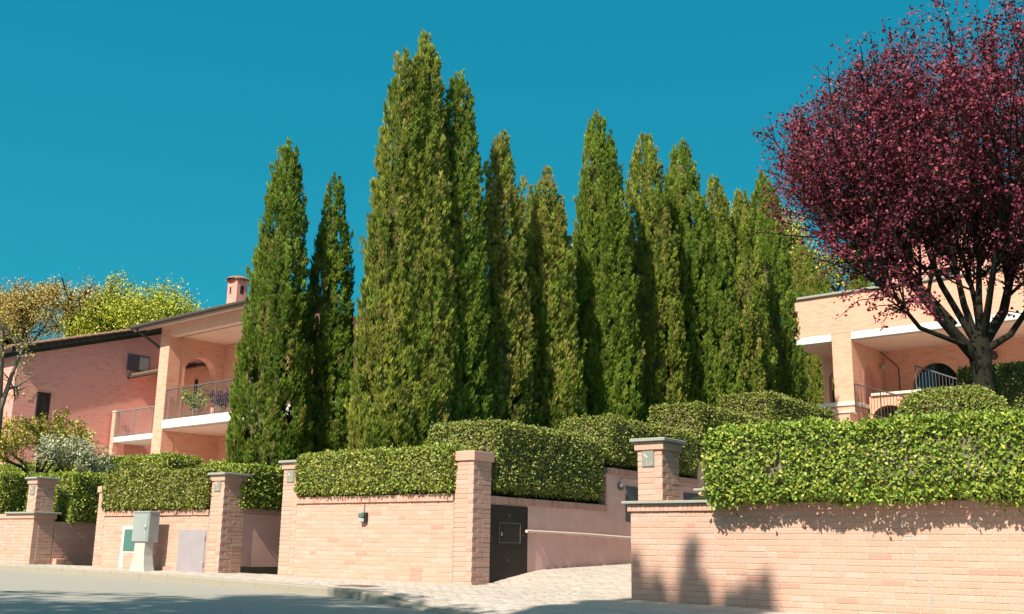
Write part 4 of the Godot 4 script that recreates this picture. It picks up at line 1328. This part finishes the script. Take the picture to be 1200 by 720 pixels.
func build_trees() -> void:
	var sp := spray_mesh(7, 0.115, 12, 0.0062, 0.42)
	var cy := [Color(0.161, 0.240, 0.032), Color(0.129, 0.202, 0.026), Color(0.191, 0.258, 0.036), Color(0.108, 0.172, 0.024)]
	var ol := [Color(0.212, 0.265, 0.039), Color(0.172, 0.226, 0.035), Color(0.254, 0.282, 0.046), Color(0.130, 0.186, 0.027)]
	var L := func(x: float, z: float, top: float) -> Vector3: return Vector3(x, land_y(x, z) - 0.05, z)
	# [x, z, leaders as [dx, dz, tip height above sea, radius], label, gold]
	var row := [
		[-7.3, -2.25, [[0.0, 0.0, 9.05, 0.80]], "single broad cypress standing next to the brick villa's loggia", 0.08, cy],
		[-7.15, -3.6, [[0.0, 0.0, 8.65, 0.66]], "slim cypress half in shade behind the broad one by the villa", 0.05, cy],
		[-2.75, -1.25, [[0.05, -0.42, 10.01, 0.70], [0.05, 0.30, 9.49, 0.62], [0.05, -0.06, 9.37, 0.70], [0.15, -0.28, 8.6, 0.76]], "largest cypress, with several tips, behind the long wall's hedge", 0.22, ol],
		[-2.6, -2.45, [[0.0, 0.0, 9.55, 0.77]], "dark cypress directly behind the tall driveway hedge", 0.05, cy],
		[-2.55, -3.8, [[0.0, 0.0, 8.66, 0.73]], "cypress with golden top, second behind the tall driveway hedge", 0.5, ol],
		[-3.4, -5.75, [[0.0, 0.0, 8.5, 0.55]], "thin cypress showing as a sliver behind the golden topped one", 0.2, cy],
		[-2.5, -5.35, [[0.0, 0.0, 8.33, 0.79], [0.15, -0.1, 7.6, 0.61]], "short cypress with pale cones below the gap with the roof corner", 0.3, ol],
		[-2.5, -7.35, [[0.0, 0.0, 10.42, 0.75], [0.22, -0.12, 9.95, 0.75]], "tall twin tipped cypress beside the gap with the roof corner", 0.05, cy],
		[-2.5, -9.7, [[0.0, 0.0, 10.61, 0.95]], "pointed cypress with scattered cones, above the second hedge step", 0.22, ol],
		[-2.5, -11.6, [[0.0, 0.0, 11.10, 0.94], [-0.25, 0.1, 10.3, 0.72], [0.5, -0.5, 9.2, 0.79]], "bushy cypress above the third hedge step, with two tips", 0.06, cy],
		[-2.5, -13.4, [[0.0, 0.0, 10.65, 0.81], [0.45, -0.9, 10.4, 0.75]], "double cypress behind the small leaning one", 0.15, ol],
		[-1.65, -12.85, [[0.0, 0.0, 8.05, 0.62]], "small pale cypress standing before the double one", 0.3, ol],
		[-2.5, -17.0, [[0.0, 0.0, 11.80, 0.92]], "farthest broad cypress next to the flat fronted villa", 0.03, cy],
		[-5.5, -27.4, [[0.0, 0.0, 12.6, 1.1], [0.8, 0.2, 11.3, 0.9]], "cypress rising behind the flat fronted villa's parapet corner", 0.25, ol],
		[-4.3, -30.5, [[0.0, 0.0, 12.0, 1.2]], "rearmost cypress seen through the villa's open arcade", 0.1, cy]]
	for q in row:
		var at: Vector3 = L.call(q[0], q[1], 0.0)
		var ld := []
		for l in q[2]: ld.append([l[0], l[1], 0.0, float(l[2]) - at.y, l[3]])
		cypress(q[3], at, ld, q[5], sp, 1.0, "cypresses behind the driveway hedges", q[4])
	# purple plum
	var P := thing("plum_tree", "purple leaved plum tree with spreading limbs before the flat villa", "tree", Vector3(5.72, 2.3, -6.46))
	var mb := MB.new()
	var tips := []
	var o := Vector3(5.72, 2.3, -6.46)
	mb.tube([Vector3(0, -0.4, 0), Vector3(0.0, 0.55, 0), Vector3(-0.02, 1.1, 0.02), Vector3(-0.03, 1.65, 0.05), Vector3(0.0, 1.9, 0.05)], [0.23, 0.172, 0.158, 0.19, 0.13], 10)
	var c := Vector3(0.35, 5.35, -0.1)
	var cr := Vector3(3.8, 3.75, 3.8)
	var env := func(p: Vector3) -> bool:
		var e := (p - c) / cr
		if p.y < 2.05 + 0.12 * absf(p.x): return false
		if p.y > minf(7.75 + 0.66 * (p.x * 0.8 - p.z * 0.6 + 0.2), 9.2) + 0.35 * nz.get_noise_3d(p.x * 90.0, p.y * 90.0, p.z * 90.0): return false
		return e.length() < 1.0 + 0.22 * nz.get_noise_3d(p.x * 70.0, p.y * 70.0, p.z * 70.0)
	var limbs := [
		[Vector3(-0.06, 1.45, 0.1), Vector3(-0.45, 2.1, 0.65), Vector3(-0.93, 2.95, 1.33), Vector3(-1.6, 3.7, 1.9), 0.13],
		[Vector3(-0.06, 1.6, 0.15), Vector3(-0.65, 1.85, 1.2), Vector3(-0.86, 2.3, 1.8), Vector3(-1.5, 2.9, 2.2), 0.055],
		[Vector3(-0.05, 1.75, 0.05), Vector3(-0.2, 2.4, 0.1), Vector3(-0.35, 3.4, 0.0), Vector3(-0.8, 5.2, -0.3), 0.085],
		[Vector3(0.0, 1.8, 0.0), Vector3(0.0, 2.5, -0.1), Vector3(0.05, 3.4, -0.2), Vector3(0.2, 5.6, 0.3), 0.085],
		[Vector3(0.05, 1.75, 0.0), Vector3(0.3, 2.3, -0.4), Vector3(0.5, 3.2, -0.6), Vector3(1.2, 5.0, -1.2), 0.12],
		[Vector3(0.08, 1.6, 0.05), Vector3(0.45, 1.85, -0.1), Vector3(0.9, 2.5, -0.2), Vector3(2.0, 3.6, -0.3), 0.08],
		[Vector3(0.05, 1.8, 0.05), Vector3(0.3, 2.4, 0.5), Vector3(0.7, 3.4, 1.2), Vector3(1.5, 4.6, 2.0), 0.08],
		[Vector3(0.0, 1.8, 0.0), Vector3(-0.2, 2.6, -0.7), Vector3(-0.5, 3.6, -1.5), Vector3(-1.2, 4.8, -2.3), 0.075],
		[Vector3(-0.3, 2.0, 0.4), Vector3(-0.9, 2.9, 0.6), Vector3(-1.7, 3.6, 0.5), Vector3(-2.5, 4.6, 0.8), 0.07],
		[Vector3(-0.1, 1.8, 0.1), Vector3(-0.45, 2.7, 0.45), Vector3(-0.8, 4.0, 0.5), Vector3(-1.2, 5.9, 0.7), 0.075]]
	for l in limbs:
		var r: float = l[4]
		mb.tube([l[0], l[1], l[2], l[3]], [r * 0.85, r * 0.68, r * 0.48, r * 0.25], 7)
		for k in 19:
			var f := rng.randf_range(0.12, 1.0)
			var p := (l[1] as Vector3).lerp(l[2], f * 2.0) if f < 0.5 else (l[2] as Vector3).lerp(l[3], f * 2.0 - 1.0)
			var along := ((l[3] as Vector3) - (l[1] as Vector3)).normalized()
			var out := (p - Vector3(0, p.y, 0))
			grow(mb, tips, p, along * 0.6 + any_dir() * 0.7 + Vector3.UP * 0.5 + out.normalized() * 0.35, rng.randf_range(1.1, 1.9), r * 0.30, 2, env, 0.5, 0.55, 4)
	for k in 150:
		var l: Array = limbs[[0, 1, 1, 2, 3, 4, 5, 6, 7, 8, 0, 1][k % 12]]
		var f := rng.randf_range(0.25, 1.0)
		var q := (l[1] as Vector3).lerp(l[2], f * 2.0) if f < 0.5 else (l[2] as Vector3).lerp(l[3], f * 2.0 - 1.0)
		var out := any_dir()
		out = Vector3(out.x, 0.0, out.z).normalized()
		var reach := rng.randf_range(0.25, 0.6)
		var p := q + out * reach + Vector3.UP * rng.randf_range(-0.05, 0.2)
		var e := p + out * reach * 0.6 + Vector3.DOWN * rng.randf_range(0.0, 0.35)
		mb.tube([q, p, e], [0.012, 0.008, 0.004], 4, Color.WHITE, false)
		for j in 5: tips.append([p.lerp(e, j / 4.0), (e - p).normalized()])
		for j in 2: tips.append([q.lerp(p, 0.4 + j * 0.3), (e - p).normalized()])
	part(P, "trunk", mb.done(), M.bark)
	leafy(P, "crown", tips, 8, 0.09, leaf_mesh(0.058, 0.036), M.plum, [Color(0.196, 0.033, 0.062), Color(0.149, 0.025, 0.049), Color(0.250, 0.044, 0.076), Color(0.121, 0.021, 0.042), Color(0.297, 0.075, 0.101)], 92000)
	print("plum tips ", tips.size())
	# trees behind the villa on the left
	var lf := leaf_mesh(0.10, 0.07)
	broadleaf("pale orange budding tree with open crown beyond the red wing", Vector3(-46.6, 4.5, -20.2), 4.5, Vector3(0, 6.7, 0), Vector3(5.6, 4.0, 5.0), lf, [Color(0.50, 0.36, 0.10), Color(0.44, 0.34, 0.09), Color(0.38, 0.34, 0.08), Color(0.54, 0.34, 0.13)], 56000, 12, 2, 5, 0.28, "trees beyond the villa", null, "broadleaf_tree", 0.45)
	broadleaf("yellow green leafy tree beyond the villa roof", Vector3(-41.5, 4.0, -21.7), 4.5, Vector3(0, 7.0, 0), Vector3(4.0, 4.0, 4.0), lf, [Color(0.50, 0.51, 0.05), Color(0.44, 0.47, 0.05), Color(0.38, 0.43, 0.05)], 56000, 11, 2, 5, 0.25, "trees beyond the villa", null, "broadleaf_tree", 0.45)
	broadleaf("golden green tree at the far edge beyond the budding one", Vector3(-53.5, 4.5, -16.5), 4.0, Vector3(0, 6.2, 0), Vector3(4.5, 3.6, 4.0), lf, [Color(0.46, 0.42, 0.07), Color(0.48, 0.36, 0.09)], 38000, 9, 2, 5, 0.25, "trees beyond the villa", null, "broadleaf_tree", 0.45)
	# pale green trees behind the far cypresses
	broadleaf("pale yellow green tree peeping between the far cypresses", Vector3(-8.2, 5.5, -29.5), 4.0, Vector3(0, 6.6, 0), Vector3(2.6, 4.2, 2.6), lf, [Color(0.50, 0.48, 0.08), Color(0.42, 0.43, 0.07)], 15000, 6, 2, 5, 0.2, "trees beyond the cypresses", null, "broadleaf_tree", 0.3)
	broadleaf("olive green tree above the flat villa's parapet", Vector3(-4.2, 5.5, -33.0), 4.0, Vector3(0, 5.2, 0), Vector3(4.2, 3.4, 3.5), lf, [Color(0.36, 0.35, 0.06), Color(0.28, 0.30, 0.05)], 16000, 7, 2, 5, 0.22, "trees beyond the cypresses", null, "broadleaf_tree", 0.3)
	# shrubs before the red wing
	var ls := leaf_mesh(0.075, 0.035)
	broadleaf("yellow green shrub tree with crooked branch before the red wing", Vector3(-16.9, 1.4, -2.7), 0.7, Vector3(0.1, 1.4, 0), Vector3(1.7, 1.1, 1.3), ls, [Color(0.54, 0.48, 0.06), Color(0.48, 0.43, 0.06), Color(0.42, 0.38, 0.06)], 7000, 9, 1, 4, 0.07, "shrubs in the left garden", null, "garden_shrub", 0.12, "shrub")
	broadleaf("silver grey leaved shrub below the villa's left terrace", Vector3(-14.2, 1.4, -2.1), 0.4, Vector3(0, 0.95, 0), Vector3(0.95, 0.75, 0.8), ls, [Color(0.38, 0.40, 0.26), Color(0.31, 0.34, 0.21), Color(0.44, 0.44, 0.30)], 4200, 7, 1, 4, 0.05, "shrubs in the left garden", null, "garden_shrub", 0.12, "shrub")
	broadleaf("dark trunked tree with few leaves at the wing's near corner", Vector3(-15.9, 1.3, -0.95), 2.6, Vector3(-0.4, 3.6, 0.3), Vector3(1.5, 1.6, 1.3), ls, [Color(0.46, 0.38, 0.09), Color(0.40, 0.38, 0.07)], 900, 7, 1, 4, 0.13, "", M.palebark, "broadleaf_tree", 0.16)
	var sp_big := spray_mesh(9, 0.22, 9, 0.03, 0.7)
	# trees across the street, behind the photographer: their shade falls on road and wall
	for q in [[4.32, 15.0, 0.26, 0.42], [4.57, 15.2, 0.16, 0.38], [5.04, 15.1, 0.34, 0.85], [5.47, 14.9, 0.20, 0.45], [5.82, 15.2, 0.10, 0.85]]:
		var z: float = q[1]
		var top: float = float(q[2]) + (z - 0.45) * 0.9657
		var gy := -0.3
		cypress("cypress across the road whose pointed shadow reaches the brick wall", Vector3(q[0], gy, z), [[0.0, 0.0, 0.0, top - gy, q[3]]], cy, sp_big, 0.5, "trees across the road")
	var lb := leaf_mesh(0.15, 0.10)
	for q in [[0.9, 15.5, 4.2, 9.2, 2.9, "tall leafy tree across the road shading the asphalt before the kerb"], [2.6, 14.2, 3.0, 8.0, 2.3, "smaller leafy tree across the road shading the driveway mouth"], [4.5, 16.8, 4.0, 9.4, 3.0, "leafy tree behind the cypresses across the road"]]:
		broadleaf(q[5], Vector3(q[0], -0.3, q[1]), q[2], Vector3(0, q[3], 0), Vector3(q[4], q[4] * 0.85, q[4]), lb, GREENS, 8000, 8, 2, 4, 0.2, "trees across the road", null, "broadleaf_tree", 0.3)

# ---------------------------------------------------------------- scene
func _ready() -> void:
	rng.seed = 20240611
	nz.seed = 4
	nz.frequency = 0.01
	cam = Camera3D.new()
	cam.name = "camera"
	cam.fov = 32.375
	cam.near = 0.1
	cam.far = 2000.0
	cam.transform = Transform3D(Basis(Vector3.UP, deg_to_rad(37.0)) * Basis(Vector3.RIGHT, atan(285.0 / 1240.0)) * Basis(Vector3(0, 0, 1), GROUND_ROLL), Vector3(9.92, 0.50, 12.29))
	cam.current = true
	add_child(cam)
	var sun := DirectionalLight3D.new()
	sun.name = "sun"
	sun.light_color = Color(1.0, 0.955, 0.87)
	sun.light_energy = 1.6
	sun.light_angular_distance = 0.55
	sun.shadow_enabled = true
	var el := deg_to_rad(44.0)
	var az := deg_to_rad(5.0)
	var to_sun := Vector3(sin(az) * cos(el), sin(el), cos(az) * cos(el))
	sun.transform = Transform3D(Basis.looking_at(-to_sun, Vector3.UP), Vector3(0, 30, 0))
	add_child(sun)
	var sky := ProceduralSkyMaterial.new()
	sky.sky_top_color = Color(0.06, 0.475, 0.605)
	sky.sky_horizon_color = Color(0.20, 0.67, 0.74)
	sky.sky_curve = 0.18
	sky.sun_angle_max = 60.0
	sky.sun_curve = 0.42
	sky.ground_bottom_color = Color(0.35, 0.33, 0.28)
	sky.ground_horizon_color = Color(0.25, 0.5, 0.55)
	var env := Environment.new()
	env.background_mode = Environment.BG_SKY
	env.sky = Sky.new()
	env.sky.sky_material = sky
	env.background_energy_multiplier = 0.84
	env.tonemap_mode = Environment.TONE_MAPPER_LINEAR
	env.tonemap_exposure = 1.5
	env.sdfgi_enabled = true
	env.ssao_enabled = true
	env.ssil_enabled = true
	var we := WorldEnvironment.new()
	we.name = "world"
	we.environment = env
	add_child(we)

	brick_mesh = new_brick(Vector3(0.2515, 0.0605, 0.11))
	header_mesh = new_brick(Vector3(0.12, 0.0605, 0.11))
	make_materials()
	build_ground()
	build_walls()
	build_left_house()
	build_right_house()
	build_middle_house()
	build_street_furniture()
	build_hedges()
	build_trees()
